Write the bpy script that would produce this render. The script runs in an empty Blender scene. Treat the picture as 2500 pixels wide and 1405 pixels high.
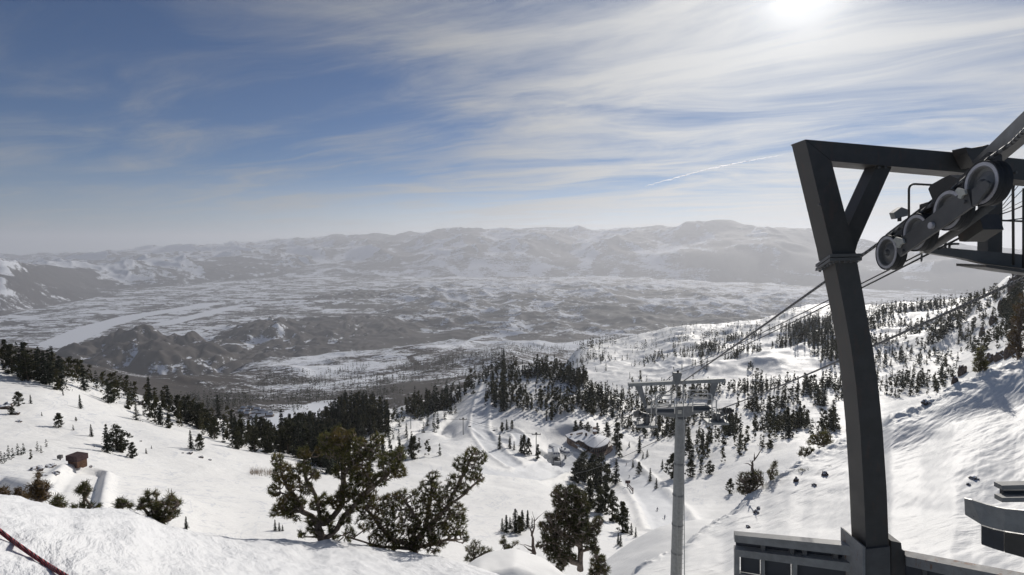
import bpy, bmesh, math, random
import numpy as np
from mathutils import Vector, Matrix

# ------------------------------------------------------------------ camera, sky, sun, exposure
SC = bpy.context.scene
COL = SC.collection
F = 1250.0                      # focal length in photo pixels (2500 wide)
PITCH = math.atan(102.0 / F)    # the camera looks down by this much
CP, SP = math.cos(PITCH), math.sin(PITCH)

def ray(px, py):
    """photo pixel -> world direction (numpy arrays or floats)"""
    cx = (np.asarray(px, float) - 1250.0) / F
    cy = (702.5 - np.asarray(py, float)) / F
    x = cx
    y = CP + cy * SP
    z = -SP + cy * CP
    return x, y, z

def azt(px, py):
    """pixel -> (azimuth from +Y towards +X, tan of elevation)"""
    x, y, z = ray(px, py)
    return np.arctan2(x, y), z / np.hypot(x, y)

def P(px, py, r):
    """point at horizontal distance r along the sight line of a pixel"""
    a, t = azt(px, py)
    return Vector((float(np.sin(a)) * r, float(np.cos(a)) * r, float(t) * r))

cam_d = bpy.data.cameras.new("camera")
cam_d.sensor_width = 36.0
cam_d.lens = 18.0
cam_d.clip_start = 0.1
cam_d.clip_end = 400000.0
cam = bpy.data.objects.new("camera", cam_d)
COL.objects.link(cam)
cam.location = (0, 0, 0)
cam.rotation_euler = (math.pi / 2 - PITCH, 0, 0)
SC.camera = cam

SC.view_settings.view_transform = 'Standard'
SC.view_settings.look = 'None'
SC.view_settings.exposure = -0.3
SC.view_settings.gamma = 1.0
SC.cycles.use_denoising = True
SC.cycles.volume_bounces = 1
SC.cycles.max_bounces = 6
SC.cycles.transparent_max_bounces = 12

sx, sy, sz = [float(v) for v in ray(1965, -62)]
SUN = Vector((sx, sy, sz)).normalized()
SUN_EL = math.asin(SUN.z)
SUN_AZ = math.atan2(SUN.x, SUN.y)

sun_d = bpy.data.lights.new("sun", 'SUN')
sun_d.energy = 4.6
sun_d.angle = math.radians(0.6)
sun_d.color = (1.0, 0.95, 0.88)
sun = bpy.data.objects.new("sun", sun_d)
COL.objects.link(sun)
sun.rotation_euler = (-SUN).to_track_quat('-Z', 'Y').to_euler()

class NT:
    """small node-tree helper"""
    def __init__(self, tree):
        self.t = tree; self.n = tree.nodes; self.l = tree.links
    def new(self, typ, **kw):
        nd = self.n.new(typ)
        for k, v in kw.items():
            setattr(nd, k, v)
        return nd
    def put(self, sock, v):
        if isinstance(v, bpy.types.NodeSocket):
            self.l.new(v, sock)
        elif v is not None:
            sock.default_value = v
    def math(self, op, a, b=None, c=None, clamp=False):
        nd = self.new('ShaderNodeMath', operation=op, use_clamp=clamp)
        self.put(nd.inputs[0], a); self.put(nd.inputs[1], b); self.put(nd.inputs[2], c)
        return nd.outputs[0]
    def vmath(self, op, a, b=None):
        nd = self.new('ShaderNodeVectorMath', operation=op)
        self.put(nd.inputs[0], a); self.put(nd.inputs[1], b)
        return nd.outputs['Value'] if op in ('DOT_PRODUCT', 'LENGTH') else nd.outputs[0]
    def noise(self, vec, scale, detail=4, rough=0.55, dist=0.0, lac=2.0):
        nd = self.new('ShaderNodeTexNoise')
        self.put(nd.inputs['Vector'], vec)
        nd.inputs['Scale'].default_value = scale; nd.inputs['Detail'].default_value = detail
        nd.inputs['Roughness'].default_value = rough; nd.inputs['Distortion'].default_value = dist
        nd.inputs['Lacunarity'].default_value = lac
        return nd.outputs['Fac']
    def mapping(self, vec, loc=(0, 0, 0), rot=(0, 0, 0), scale=(1, 1, 1)):
        nd = self.new('ShaderNodeMapping')
        self.put(nd.inputs[0], vec)
        nd.inputs[1].default_value = loc; nd.inputs[2].default_value = rot; nd.inputs[3].default_value = scale
        return nd.outputs[0]
    def ramp(self, fac, lo, hi, a=0.0, b=1.0, smooth=True):
        nd = self.new('ShaderNodeMapRange', interpolation_type='SMOOTHSTEP' if smooth else 'LINEAR')
        self.put(nd.inputs[0], fac)
        nd.inputs[1].default_value = lo; nd.inputs[2].default_value = hi
        nd.inputs[3].default_value = a; nd.inputs[4].default_value = b
        return nd.outputs[0]
    def mix(self, fac, a, b, blend='MIX'):
        nd = self.new('ShaderNodeMix', data_type='RGBA', blend_type=blend)
        self.put(nd.inputs[0], fac); self.put(nd.inputs[6], a); self.put(nd.inputs[7], b)
        return nd.outputs[2]
    def xyz(self, v):
        nd = self.new('ShaderNodeSeparateXYZ'); self.put(nd.inputs[0], v)
        return nd.outputs
    def comb(self, x, y, z):
        nd = self.new('ShaderNodeCombineXYZ')
        self.put(nd.inputs[0], x); self.put(nd.inputs[1], y); self.put(nd.inputs[2], z)
        return nd.outputs[0]

world = bpy.data.worlds.new("World")
SC.world = world
world.use_nodes = True
w = NT(world.node_tree)
w.n.clear()
w_out = w.new('ShaderNodeOutputWorld')
bg = w.new('ShaderNodeBackground')
sky = w.new('ShaderNodeTexSky', sky_type='NISHITA')
sky.sun_disc = False
sky.sun_elevation = SUN_EL
sky.sun_rotation = SUN_AZ
sky.altitude = 2600.0
sky.air_density = 1.0
sky.dust_density = 0.6
sky.ozone_density = 2.5
tc = w.new('ShaderNodeTexCoord')
D = tc.outputs['Generated']
sep = w.xyz(D)
up = w.math('MAXIMUM', sep[2], 0.0)
den = w.math('ADD', up, 0.055)
# the cloud sheet seen in plan: streaks lie along one wind direction
pl = w.comb(w.math('DIVIDE', sep[0], den), w.math('DIVIDE', sep[1], den), 0.0)
rotd = w.mapping(pl, rot=(0, 0, math.radians(24)))
warp_n = w.new('ShaderNodeTexNoise'); w.put(warp_n.inputs['Vector'], rotd)
warp_n.inputs['Scale'].default_value = 0.55; warp_n.inputs['Detail'].default_value = 3
warp = w.vmath('MULTIPLY', w.vmath('SUBTRACT', warp_n.outputs['Color'], (0.5, 0.5, 0.5)), (1.3, 0.8, 0))
rw = w.vmath('ADD', rotd, warp)
n1 = w.noise(w.mapping(rw, loc=(5.4, 6.1, 0), scale=(0.42, 1.0, 1)), 1.1, 10, 0.60, 0.8)
n2 = w.noise(w.mapping(rw, loc=(11.3, 2.2, 0), rot=(0, 0, 0.35), scale=(0.30, 1.3, 1)), 2.0, 9, 0.60, 0.6)
n3 = w.noise(w.mapping(rw, loc=(1.0, 4.2, 0), scale=(0.8, 1.0, 1)), 0.42, 3, 0.5)
# more cloud towards the sun side
sunv = (SUN.x, SUN.y, SUN.z)
cs = w.math('MAXIMUM', w.vmath('DOT_PRODUCT', w.vmath('NORMALIZE', D), sunv), 0.0)
cov = w.math('MULTIPLY_ADD', w.ramp(cs, 0.55, 1.0), 0.15, w.math('MULTIPLY', n3, 0.50))
shape = w.math('ADD', w.math('MULTIPLY', n1, 0.68), w.math('MULTIPLY', n2, 0.32))
cl = w.math('ADD', shape, cov)
mask = w.ramp(cl, 0.675, 1.02)
mask = w.math('MULTIPLY', mask, w.ramp(cs, 0.3, 0.9, 0.80, 1.0))
halo = w.math('POWER', cs, 8.0)
core = w.math('POWER', cs, 130.0)
core2 = w.math('POWER', cs, 600.0)
# thin veil brightens round the sun, whitish band along the horizon
veil = w.math('ADD', w.math('MULTIPLY', core, 0.45), w.math('MULTIPLY', halo, 0.05), clamp=True)
hband = w.math('MULTIPLY', w.ramp(sep[2], -0.02, 0.15, 1.0, 0.0), w.ramp(cs, 0.35, 0.9, 0.50, 0.95))
lum = w.math('MULTIPLY_ADD', halo, 0.60, 0.42)
lum = w.math('MULTIPLY_ADD', core, 0.16, lum)
lum = w.math('MULTIPLY_ADD', core2, 0.9, lum)
ccol = w.vmath('MULTIPLY', w.comb(lum, lum, lum), (1.0, 0.995, 0.975))
skyc = w.vmath('MULTIPLY', sky.outputs[0], (0.026, 0.046, 0.064))
hl = w.ramp(cs, 0.2, 0.95, 0.40, 0.92)
hcol = w.vmath('MULTIPLY', w.comb(hl, hl, hl), (0.98, 1.0, 1.0))
c1 = w.mix(hband, skyc, hcol)
m2 = w.math('MAXIMUM', w.math('MULTIPLY', mask, 0.90), veil)
c2 = w.mix(m2, c1, ccol)
w.put(bg.inputs[0], c2)
bg.inputs[1].default_value = 1.0
w.l.new(bg.outputs[0], w_out.inputs[0])

# ------------------------------------------------------------------ noise
_perm = np.random.RandomState(7).permutation(4096).astype(np.int64)
def _h(ix, iy, seed):
    return _perm[(_perm[(ix + seed * 131) & 4095] + iy) & 4095]
def perlin(x, y, seed=0):
    x = np.asarray(x, float); y = np.asarray(y, float)
    ix = np.floor(x).astype(np.int64); iy = np.floor(y).astype(np.int64)
    fx = x - ix; fy = y - iy
    u = fx * fx * fx * (fx * (fx * 6 - 15) + 10); v = fy * fy * fy * (fy * (fy * 6 - 15) + 10)
    def g(a, b, dx, dy):
        t = _h(a, b, seed) * (2 * np.pi / 4096.0)
        return np.cos(t) * dx + np.sin(t) * dy
    n00 = g(ix, iy, fx, fy); n10 = g(ix + 1, iy, fx - 1, fy)
    n01 = g(ix, iy + 1, fx, fy - 1); n11 = g(ix + 1, iy + 1, fx - 1, fy - 1)
    return (n00 * (1 - u) + n10 * u) * (1 - v) + (n01 * (1 - u) + n11 * u) * v * 1.0
def fbm(x, y, octv=4, seed=0, gain=0.5, lac=2.03):
    s = 0; a = 1.0; t = 0
    for o in range(octv):
        s = s + a * perlin(x, y, seed + o * 17); t += a
        x = x * lac + 3.7; y = y * lac - 1.9; a *= gain
    return s / t * 1.6
def ridged(x, y, octv=5, seed=0, gain=0.5, lac=2.05):
    s = 0; a = 1.0; t = 0; w_ = 1.0
    for o in range(octv):
        n = 1.0 - np.abs(perlin(x, y, seed + o * 13)) * 1.9
        n = np.clip(n, 0, 1) ** 2 * w_
        w_ = np.clip(n * 1.6, 0, 1)
        s = s + a * n; t += a
        x = x * lac + 1.7; y = y * lac + 9.2; a *= gain
    return s / t
def sstep(x, a, b):
    t = np.clip((x - a) / (b - a), 0, 1)
    return t * t * (3 - 2 * t)

# ------------------------------------------------------------------ terrain lofting
class Land:
    """height field on a fan of sight lines: r (rows, cols), z (rows, cols), az (cols)"""
    def __init__(self, curves, px0, px1, ncol, nseg, smooth=6):
        a0 = float(azt(px0, 600)[0]); a1 = float(azt(px1, 600)[0])
        self.px0, self.px1 = px0, px1
        txs = np.linspace(math.tan(a0), math.tan(a1), ncol)
        self.az = np.arctan(txs)
        R, Z = [], []
        for c in curves:
            A_, R_, Z_ = [], [], []
            for e in c:
                if e[0] == 'z':
                    a = float(azt(e[1], 600)[0]); A_.append(a); R_.append(e[3]); Z_.append(e[2])
                else:
                    a, t = azt(e[0], e[1]); A_.append(float(a)); R_.append(e[2]); Z_.append(float(t) * e[2])
            o = np.argsort(A_)
            A_ = np.array(A_)[o]; R_ = np.array(R_)[o]; Z_ = np.array(Z_)[o]
            rr = np.interp(self.az, A_, R_); zz = np.interp(self.az, A_, Z_ / R_) * rr
            if smooth:
                k = np.exp(-0.5 * (np.arange(-3 * smooth, 3 * smooth + 1) / smooth) ** 2); k /= k.sum()
                pad = lambda v: np.concatenate([np.full(3 * smooth, v[0]), v, np.full(3 * smooth, v[-1])])
                tt = np.convolve(pad(zz / rr), k, 'valid'); rr = np.convolve(pad(rr), k, 'valid'); zz = tt * rr
            R.append(rr); Z.append(zz)
        R = np.array(R); Z = np.array(Z)
        K = len(R)
        d = (Z[1:] - Z[:-1]) / (R[1:] - R[:-1]); hgt = R[1:] - R[:-1]
        m = np.zeros_like(Z); m[0] = d[0]; m[-1] = d[-1]
        for k in range(1, K - 1):
            same = d[k - 1] * d[k] > 0
            w1 = 2 * hgt[k] + hgt[k - 1]; w2 = hgt[k] + 2 * hgt[k - 1]
            with np.errstate(divide='ignore', invalid='ignore'):
                hm = (w1 + w2) / (w1 / d[k - 1] + w2 / d[k])
            m[k] = np.where(same, np.nan_to_num(hm), 0)
        rs, zs, ks = [], [], []
        if isinstance(nseg, int): nseg = [nseg] * (K - 1)
        for k in range(K - 1):
            n = nseg[k]
            us = np.arange(n + (1 if k == K - 2 else 0)) / n
            for u in us:
                r_ = R[k] ** (1 - u) * R[k + 1] ** u
                s = (r_ - R[k]) / hgt[k]
                z_ = ((2 * s ** 3 - 3 * s ** 2 + 1) * Z[k] + (s ** 3 - 2 * s ** 2 + s) * hgt[k] * m[k]
                      + (-2 * s ** 3 + 3 * s ** 2) * Z[k + 1] + (s ** 3 - s ** 2) * hgt[k] * m[k + 1])
                rs.append(r_); zs.append(z_); ks.append(k + u)
        self.r = np.array(rs); self.z = np.array(zs); self.k = np.array(ks)[:, None] + 0 * self.r
        self.x = np.sin(self.az)[None, :] * self.r
        self.y = np.cos(self.az)[None, :] * self.r
    def build(self, name, mat, attrs=None, smooth=True):
        nr, nc = self.r.shape
        co = np.stack([self.x, self.y, self.z], -1).reshape(-1, 3).astype(np.float32)
        i = np.arange(nr - 1)[:, None] * nc + np.arange(nc - 1)[None, :]
        q = np.stack([i, i + 1, i + nc + 1, i + nc], -1).reshape(-1, 4).astype(np.int32)
        me = bpy.data.meshes.new(name)
        me.vertices.add(len(co)); me.vertices.foreach_set('co', co.ravel())
        me.loops.add(q.size); me.loops.foreach_set('vertex_index', q.ravel())
        me.polygons.add(len(q)); me.polygons.foreach_set('loop_start', np.arange(0, q.size, 4, dtype=np.int32))
        me.polygons.foreach_set('loop_total', np.full(len(q), 4, np.int32))
        me.polygons.foreach_set('use_smooth', np.full(len(q), smooth, bool))
        me.update(calc_edges=True)
        for k, v in (attrs or {}).items():
            at = me.attributes.new(k, 'FLOAT', 'POINT')
            at.data.foreach_set('value', np.ascontiguousarray(v, np.float32).ravel())
        me.materials.append(mat)
        o = bpy.data.objects.new(name, me); COL.objects.link(o)
        o['kind'] = 'structure'
        return o
    def col(self, a):
        f = np.interp(math.tan(a), np.tan(self.az), np.arange(len(self.az)))
        j = int(min(max(f, 0), len(self.az) - 2)); t = f - j
        return self.r[:, j] * (1 - t) + self.r[:, j + 1] * t, self.z[:, j] * (1 - t) + self.z[:, j + 1] * t
    def hit(self, px, py):
        a, t = azt(px, py); a = float(a); t = float(t)
        if not (self.az[0] <= a <= self.az[-1]): return None
        r, z = self.col(a)
        e = z / r - t
        idx = np.where((e[:-1] < 0) & (e[1:] >= 0))[0]
        if not len(idx): return None
        i = idx[0]; u = -e[i] / (e[i + 1] - e[i])
        rr = r[i] * (1 - u) + r[i + 1] * u; zz = z[i] * (1 - u) + z[i + 1] * u
        return Vector((math.sin(a) * rr, math.cos(a) * rr, float(zz)))
    def height(self, x, y):
        a = math.atan2(x, y); rr = math.hypot(x, y)
        if not (self.az[0] <= a <= self.az[-1]): return None
        r, z = self.col(a)
        if rr < r[0] or rr > r[-1]: return None
        return float(np.interp(rr, r, z))

LANDS = []
def hit(px, py):
    """first ground a sight line meets"""
    best = None
    for L in LANDS:
        h = L.hit(px, py)
        if h is not None and (best is None or h.xy.length < best.xy.length): best = h
    return best
def ground(x, y):
    zz = [h for h in (L.height(x, y) for L in LANDS) if h is not None]
    return max(zz) if zz else 0.0
def visible(x, y, z):
    """is the point above every ground between it and the camera"""
    a = math.atan2(x, y); rr = math.hypot(x, y); t = z / rr
    for L in LANDS:
        if not (L.az[0] <= a <= L.az[-1]): continue
        r, zz = L.col(a)
        s = r < rr * 0.985
        if s.any() and (zz[s] / r[s]).max() > t + 1e-4: return False
    return True
# ------------------------------------------------------------------ materials
def material(name):
    m = bpy.data.materials.new(name); m.use_nodes = True
    t = NT(m.node_tree)
    b = m.node_tree.nodes['Principled BSDF']
    return m, t, b

def aniso(t, vec, ang, sx_, sy_, loc=(0, 0, 0)):
    """rotate first, then stretch: features run along the direction ang"""
    return t.mapping(t.mapping(vec, rot=(0, 0, -ang)), loc=loc, scale=(sx_, sy_, 1))

def snow_mat(name, bumps, col=(0.835, 0.825, 0.80), dirt=0.0, tracks=False):
    """bumps: list of (scale, strength, distance, mapping-scale, rotation)"""
    m, t, b = material(name)
    obj = t.new('ShaderNodeTexCoord').outputs['Object']
    b.inputs['Roughness'].default_value = 0.6
    b.inputs['Specular IOR Level'].default_value = 0.25
    cn = t.noise(obj, 0.02, 5, 0.6)
    c = t.mix(t.ramp(cn, 0.3, 0.7), (col[0] * 0.955, col[1] * 0.96, col[2] * 0.97, 1), (*col, 1))
    if dirt:
        dn = t.noise(obj, dirt, 8, 0.72, 0.6)
        c = t.mix(t.ramp(dn, 0.58, 0.74, 0, 0.34), c, (0.42, 0.41, 0.40, 1))
    t.put(b.inputs['Base Color'], c)
    if tracks:
        # old ski tracks: thin wandering lines
        for k, (a_, fr_) in enumerate(((1.25, 0.22), (1.9, 0.16))):
            v = aniso(t, obj, a_, 0.10, 1.0, (k * 13.0, 0, 0))
            wn = t.noise(v, fr_, 4, 0.55, 1.2)
            ln = t.math('ABSOLUTE', t.math('SUBTRACT', t.math('FRACT', t.math('MULTIPLY', wn, 4.0)), 0.5))
            mk = t.noise(obj, 0.035, 3, 0.6)
            ff = t.math('MULTIPLY', t.ramp(ln, 0.0, 0.10, 0.50, 0.0), t.ramp(mk, 0.38, 0.55))
            c = t.mix(ff, c, (0.50, 0.52, 0.57, 1))
        gr = t.new('ShaderNodeAttribute', attribute_name='groom').outputs['Fac']
        c = t.mix(t.math('MULTIPLY', gr, 0.8), c, (0.62, 0.635, 0.66, 1))
        t.put(b.inputs['Base Color'], c)
    prev = None
    for sc, st, di, ms, rot in bumps:
        v = aniso(t, obj, rot, ms[0], ms[1])
        n = t.noise(v, sc, 6, 0.62, 0.3)
        bp = t.new('ShaderNodeBump')
        mk = t.noise(obj, sc * 0.13, 3, 0.5)
        t.put(bp.inputs['Strength'], t.ramp(mk, 0.36, 0.62, st * 0.12, st * 1.15)); bp.inputs['Distance'].default_value = di
        t.put(bp.inputs['Height'], n)
        if prev: t.put(bp.inputs['Normal'], prev)
        prev = bp.outputs[0]
    if prev: t.put(b.inputs['Normal'], prev)
    return m, t, b, obj, c

def land_mat(name, scale, brush=(0.060, 0.052, 0.048), snow=(0.70, 0.72, 0.76), bump=0.0, soft=0.055, ao_rot=0.3):
    """snow broken by brush: attribute 'cover' is how much snow lies there, 0..1"""
    m, t, b = material(name)
    obj = t.new('ShaderNodeTexCoord').outputs['Object']
    at = t.new('ShaderNodeAttribute', attribute_name='cover').outputs['Fac']
    n1 = t.noise(t.mapping(obj, scale=(0.62, 1, 1), rot=(0, 0, ao_rot)), scale, 7, 0.62, 0.5)
    n2 = t.noise(t.mapping(obj, scale=(0.5, 1, 1), rot=(0, 0, -0.25)), scale * 4.6, 7, 0.68, 0.8)
    n4 = t.noise(t.mapping(obj, scale=(0.7, 1, 2), rot=(0, 0, ao_rot)), scale * 15.0, 5, 0.7)
    s = t.math('ADD', t.math('MULTIPLY', n1, 0.26), t.math('MULTIPLY', n2, 0.40))
    s = t.math('ADD', s, t.math('MULTIPLY', n4, 0.34))
    s = t.math('MULTIPLY_ADD', t.math('SUBTRACT', s, 0.5), 2.6, 0.5)
    # s is about 0.35..0.65; cover 0 -> all brush, 1 -> all snow
    e = t.math('SUBTRACT', t.math('MULTIPLY_ADD', at, 0.62, -0.31), t.math('SUBTRACT', s, 0.5))
    k = t.ramp(e, -soft, soft)
    n3 = t.noise(obj, scale * 3.1, 4, 0.6)
    br = t.mix(n3, (brush[0] * 0.65, brush[1] * 0.68, brush[2] * 0.75, 1), (brush[0] * 1.35, brush[1] * 1.32, brush[2] * 1.2, 1))
    t.put(b.inputs['Base Color'], t.mix(k, br, (*snow, 1)))
    b.inputs['Roughness'].default_value = 0.85
    b.inputs['Specular IOR Level'].default_value = 0.1
    if bump:
        bp = t.new('ShaderNodeBump'); bp.inputs['Strength'].default_value = 0.8; bp.inputs['Distance'].default_value = bump
        t.put(bp.inputs['Height'], n1); t.put(b.inputs['Normal'], bp.outputs[0])
    return m

def plain(name, col, rough=0.6, metal=0.0, noise=0.0, nscale=3.0, spec=0.5, bump=0.0):
    m, t, b = material(name)
    b.inputs['Roughness'].default_value = rough; b.inputs['Metallic'].default_value = metal
    b.inputs['Specular IOR Level'].default_value = spec
    if noise:
        obj = t.new('ShaderNodeTexCoord').outputs['Object']
        n = t.noise(obj, nscale, 6, 0.65)
        f = t.ramp(n, 0.3, 0.7)
        lo = tuple(c * (1 - noise) for c in col) + (1,); hi = tuple(min(1, c * (1 + noise)) for c in col) + (1,)
        t.put(b.inputs['Base Color'], t.mix(f, lo, hi))
        if bump:
            bp = t.new('ShaderNodeBump'); bp.inputs['Strength'].default_value = 0.5; bp.inputs['Distance'].default_value = bump
            t.put(bp.inputs['Height'], n); t.put(b.inputs['Normal'], bp.outputs[0])
    else:
        b.inputs['Base Color'].default_value = (*col, 1)
    return m
# ------------------------------------------------------------------ the ground, near to far
def onplane_np(px, py, z):
    x, y, zz = ray(px, py); k = z / float(zz)
    return (float(x) * k, float(y) * k)

M_FG, t_, b_, o_, c_ = snow_mat('trodden_snow', [(1.6, 0.65, 0.20, (0.6, 1.4, 1), 2.2), (6.0, 0.6, 0.045, (0.5, 1.4, 1), 2.2), (26.0, 0.3, 0.008, (1, 1, 1), 0.4)], dirt=1.6, col=(0.80, 0.80, 0.80))
M_BOWL, t_, b_, o_, c_ = snow_mat('bowl_snow', [(0.05, 0.5, 3.0, (1, 1, 1), 0), (0.35, 0.6, 0.5, (0.4, 1.6, 1), 0.5), (1.2, 0.5, 0.2, (1, 1, 1), 0)], tracks=True)
M_SLOPE, t_, b_, o_, c_ = snow_mat('wind_snow', [(0.20, 0.6, 0.7, (0.3, 1.9, 1), 0.45), (0.8, 0.7, 0.22, (0.3, 2.2, 1), 0.36), (2.6, 0.5, 0.05, (0.4, 2.2, 1), 0.55)])
M_FOOT = land_mat('foothill_ground', 0.007, brush=(0.062, 0.055, 0.052), bump=0)
M_VALLEY = land_mat('valley_ground', 0.0026, bump=0)
M_RANGE = land_mat('mountain_ground', 0.0030, brush=(0.07, 0.064, 0.064), bump=0)

# foreground snow lip, with its far side dropping away
lip = [(-500,1190,8),(-200,1205,8),(0,1213,7.6),(59,1221,7.6),(107,1235,7.5),(166,1249,7.4),(217,1244,7.6),(277,1242,7.9),(330,1250,8.0),(399,1284,7.8),
       (434,1289,7.8),(494,1302,7.9),(573,1311,8.0),(690,1318,8.1),(758,1327,8.2),(801,1322,8.3),(877,1331,8.2),(956,1343,8.1),(1066,1359,7.6),
       (1133,1372,7.2),(1212,1403,6.6),(1280,1440,6.0),(1400,1520,5.2)]
near = [(p, y + 95, r * 0.62) for p, y, r in lip]
L_FG = Land([
    [('z', -500, -1.75, 0.6), ('z', 1400, -1.75, 0.6)],
    [('z', -500, -1.86, 2.5), ('z', 600, -1.80, 2.4), ('z', 1400, -1.9, 2.2)],
    near, lip,
    [('z', -500, -9, 13), ('z', 0, -8.5, 12.5), ('z', 800, -8.8, 13), ('z', 1400, -9, 12)],
    [('z', -500, -30, 30), ('z', 1400, -30, 30)],
], -500, 1400, 620, [40, 60, 70, 50, 20], smooth=4)
n = fbm(L_FG.x * 0.9, L_FG.y * 0.9, 5, 3, 0.55) * 0.07 + fbm(L_FG.x * 4.5 + L_FG.y * 2, L_FG.y * 3.3, 4, 9, 0.55) * 0.018
n += -np.abs(fbm(L_FG.x * 1.8, L_FG.y * 1.8, 3, 21)) * 0.05
L_FG.z += n * sstep(L_FG.r, 1.0, 2.5)
L_FG.build('snow_ledge', M_FG); LANDS.append(L_FG)

# rounded drift below the ledge
L_MD = Land([
    [('z', 1050, -14, 9), ('z', 1500, -16, 9)],
    [(1050, 1450, 10), (1169, 1400, 10), (1258, 1385, 10.5), (1345, 1420, 11), (1500, 1500, 12)],
    [(1050, 1440, 13), (1140, 1400, 12.5), (1169, 1367, 12.5), (1190, 1357, 12.7), (1216, 1352, 13), (1258, 1356, 13.3), (1321, 1375, 13.5), (1350, 1400, 13.5), (1400, 1445, 13.5), (1500, 1520, 14)],
    [('z', 1050, -14, 17), ('z', 1500, -18, 17)],
    [('z', 1050, -24, 24), ('z', 1500, -28, 24)],
], 1050, 1500, 200, [16, 30, 30, 16], smooth=3)
L_MD.z += fbm(L_MD.x * 0.5, L_MD.y * 0.5, 4, 5) * 0.10
L_MD.build('snow_drift', M_SLOPE); LANDS.append(L_MD)

# right-hand near slope: a spur falling from the right edge to the bottom
spur = [(1450,1480,24),(1530,1403,27),(1566,1367,29),(1600,1352,30),(1640,1338,31),(1677,1322,32),(1732,1275,36),(1767,1259,38),(1799,1236,40),(1818,1217,42),(1866,1186,46),
        (1929,1142,51),(1957,1123,54),(1992,1103,57),(2024,1087,60),(2063,1071,63),(2154,1036,70),(2174,1016,72),(2249,992,78),(2269,980,79),
        (2332,933,84),(2403,909,88),(2472,886,92),(2560,850,96),(2800,790,110)]
def _mul(p): return 1.62 - 0.42 * min(1, max(0, (p - 1720) / 500.0))
spur = [(p, y, r * _mul(p)) for p, y, r in spur]
sn1 = [(p, y + 45 + (p - 1450) * 0.07, r * 0.86) for p, y, r in spur]
sn2 = [(p, y + 110 + (p - 1450) * 0.19, r * (0.70 - 0.10 * min(1, max(0, (p - 1720) / 500.0)))) for p, y, r in spur]
sn3 = [(p, max(y + 240, 1470 + max(0, 1900 - p) * 0.12), r * 0.36) for p, y, r in spur]
L_SP = Land([
    [('z', 1450, -30, 6), ('z', 1900, -16, 4), ('z', 2800, -9, 3)],
    sn3, sn2, sn1, spur,
    [('z', 1450, -60, 60), ('z', 1700, -66, 72), ('z', 2100, -85, 115), ('z', 2800, -95, 190)],
    [('z', 1450, -140, 120), ('z', 2800, -210, 300)],
], 1450, 2800, 700, [20, 60, 70, 60, 30, 14], smooth=3)
q = L_SP
dx = q.x * math.cos(0.45) + q.y * math.sin(0.45); dy = -q.x * math.sin(0.45) + q.y * math.cos(0.45)
amp = sstep(q.r, 6, 25)
L_SP.z += amp * (fbm(q.x * 0.06, q.y * 0.06, 4, 31) * 0.7 + fbm(dx * 0.10, dy * 0.55, 4, 33, 0.6) * 0.16 + fbm(dx * 0.35, dy * 1.9, 3, 35) * 0.07)
# broken rocky edge along the crest
edge = np.exp(-((q.k - 4.0) / 0.28) ** 2)
L_SP.z += edge * (-np.abs(fbm(q.x * 0.22, q.y * 0.22, 4, 41)) * 1.5 + np.clip(fbm(q.x * 0.6, q.y * 0.6, 3, 43), 0, 1) * 0.5)
L_SP.build('near_snow_slope', M_SLOPE); LANDS.append(L_SP)

# smooth shoulder between the spur and the lodge slope
L_SH = Land([
    [('z', 1380, -70, 56), ('z', 1900, -62, 56)],
    [(1380, 1490, 66), (1483, 1450, 66), (1613, 1410, 66), (1900, 1350, 68)],
    [(1380, 1460, 82), (1440, 1400, 82), (1483, 1367, 83), (1534, 1332, 84), (1575, 1308, 85), (1613, 1288, 86), (1653, 1277, 88), (1690, 1271, 89), (1724, 1270, 90), (1780, 1270, 92), (1900, 1270, 94)],
    [('z', 1380, -80, 108), ('z', 1900, -76, 118)],
    [('z', 1380, -130, 160), ('z', 1900, -130, 175)],
], 1380, 1900, 260, [14, 40, 40, 14], smooth=4)
L_SH.z += fbm(L_SH.x * 0.07, L_SH.y * 0.07, 4, 51) * 0.5
L_SH.build('snow_shoulder', M_SLOPE); LANDS.append(L_SH)

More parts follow.
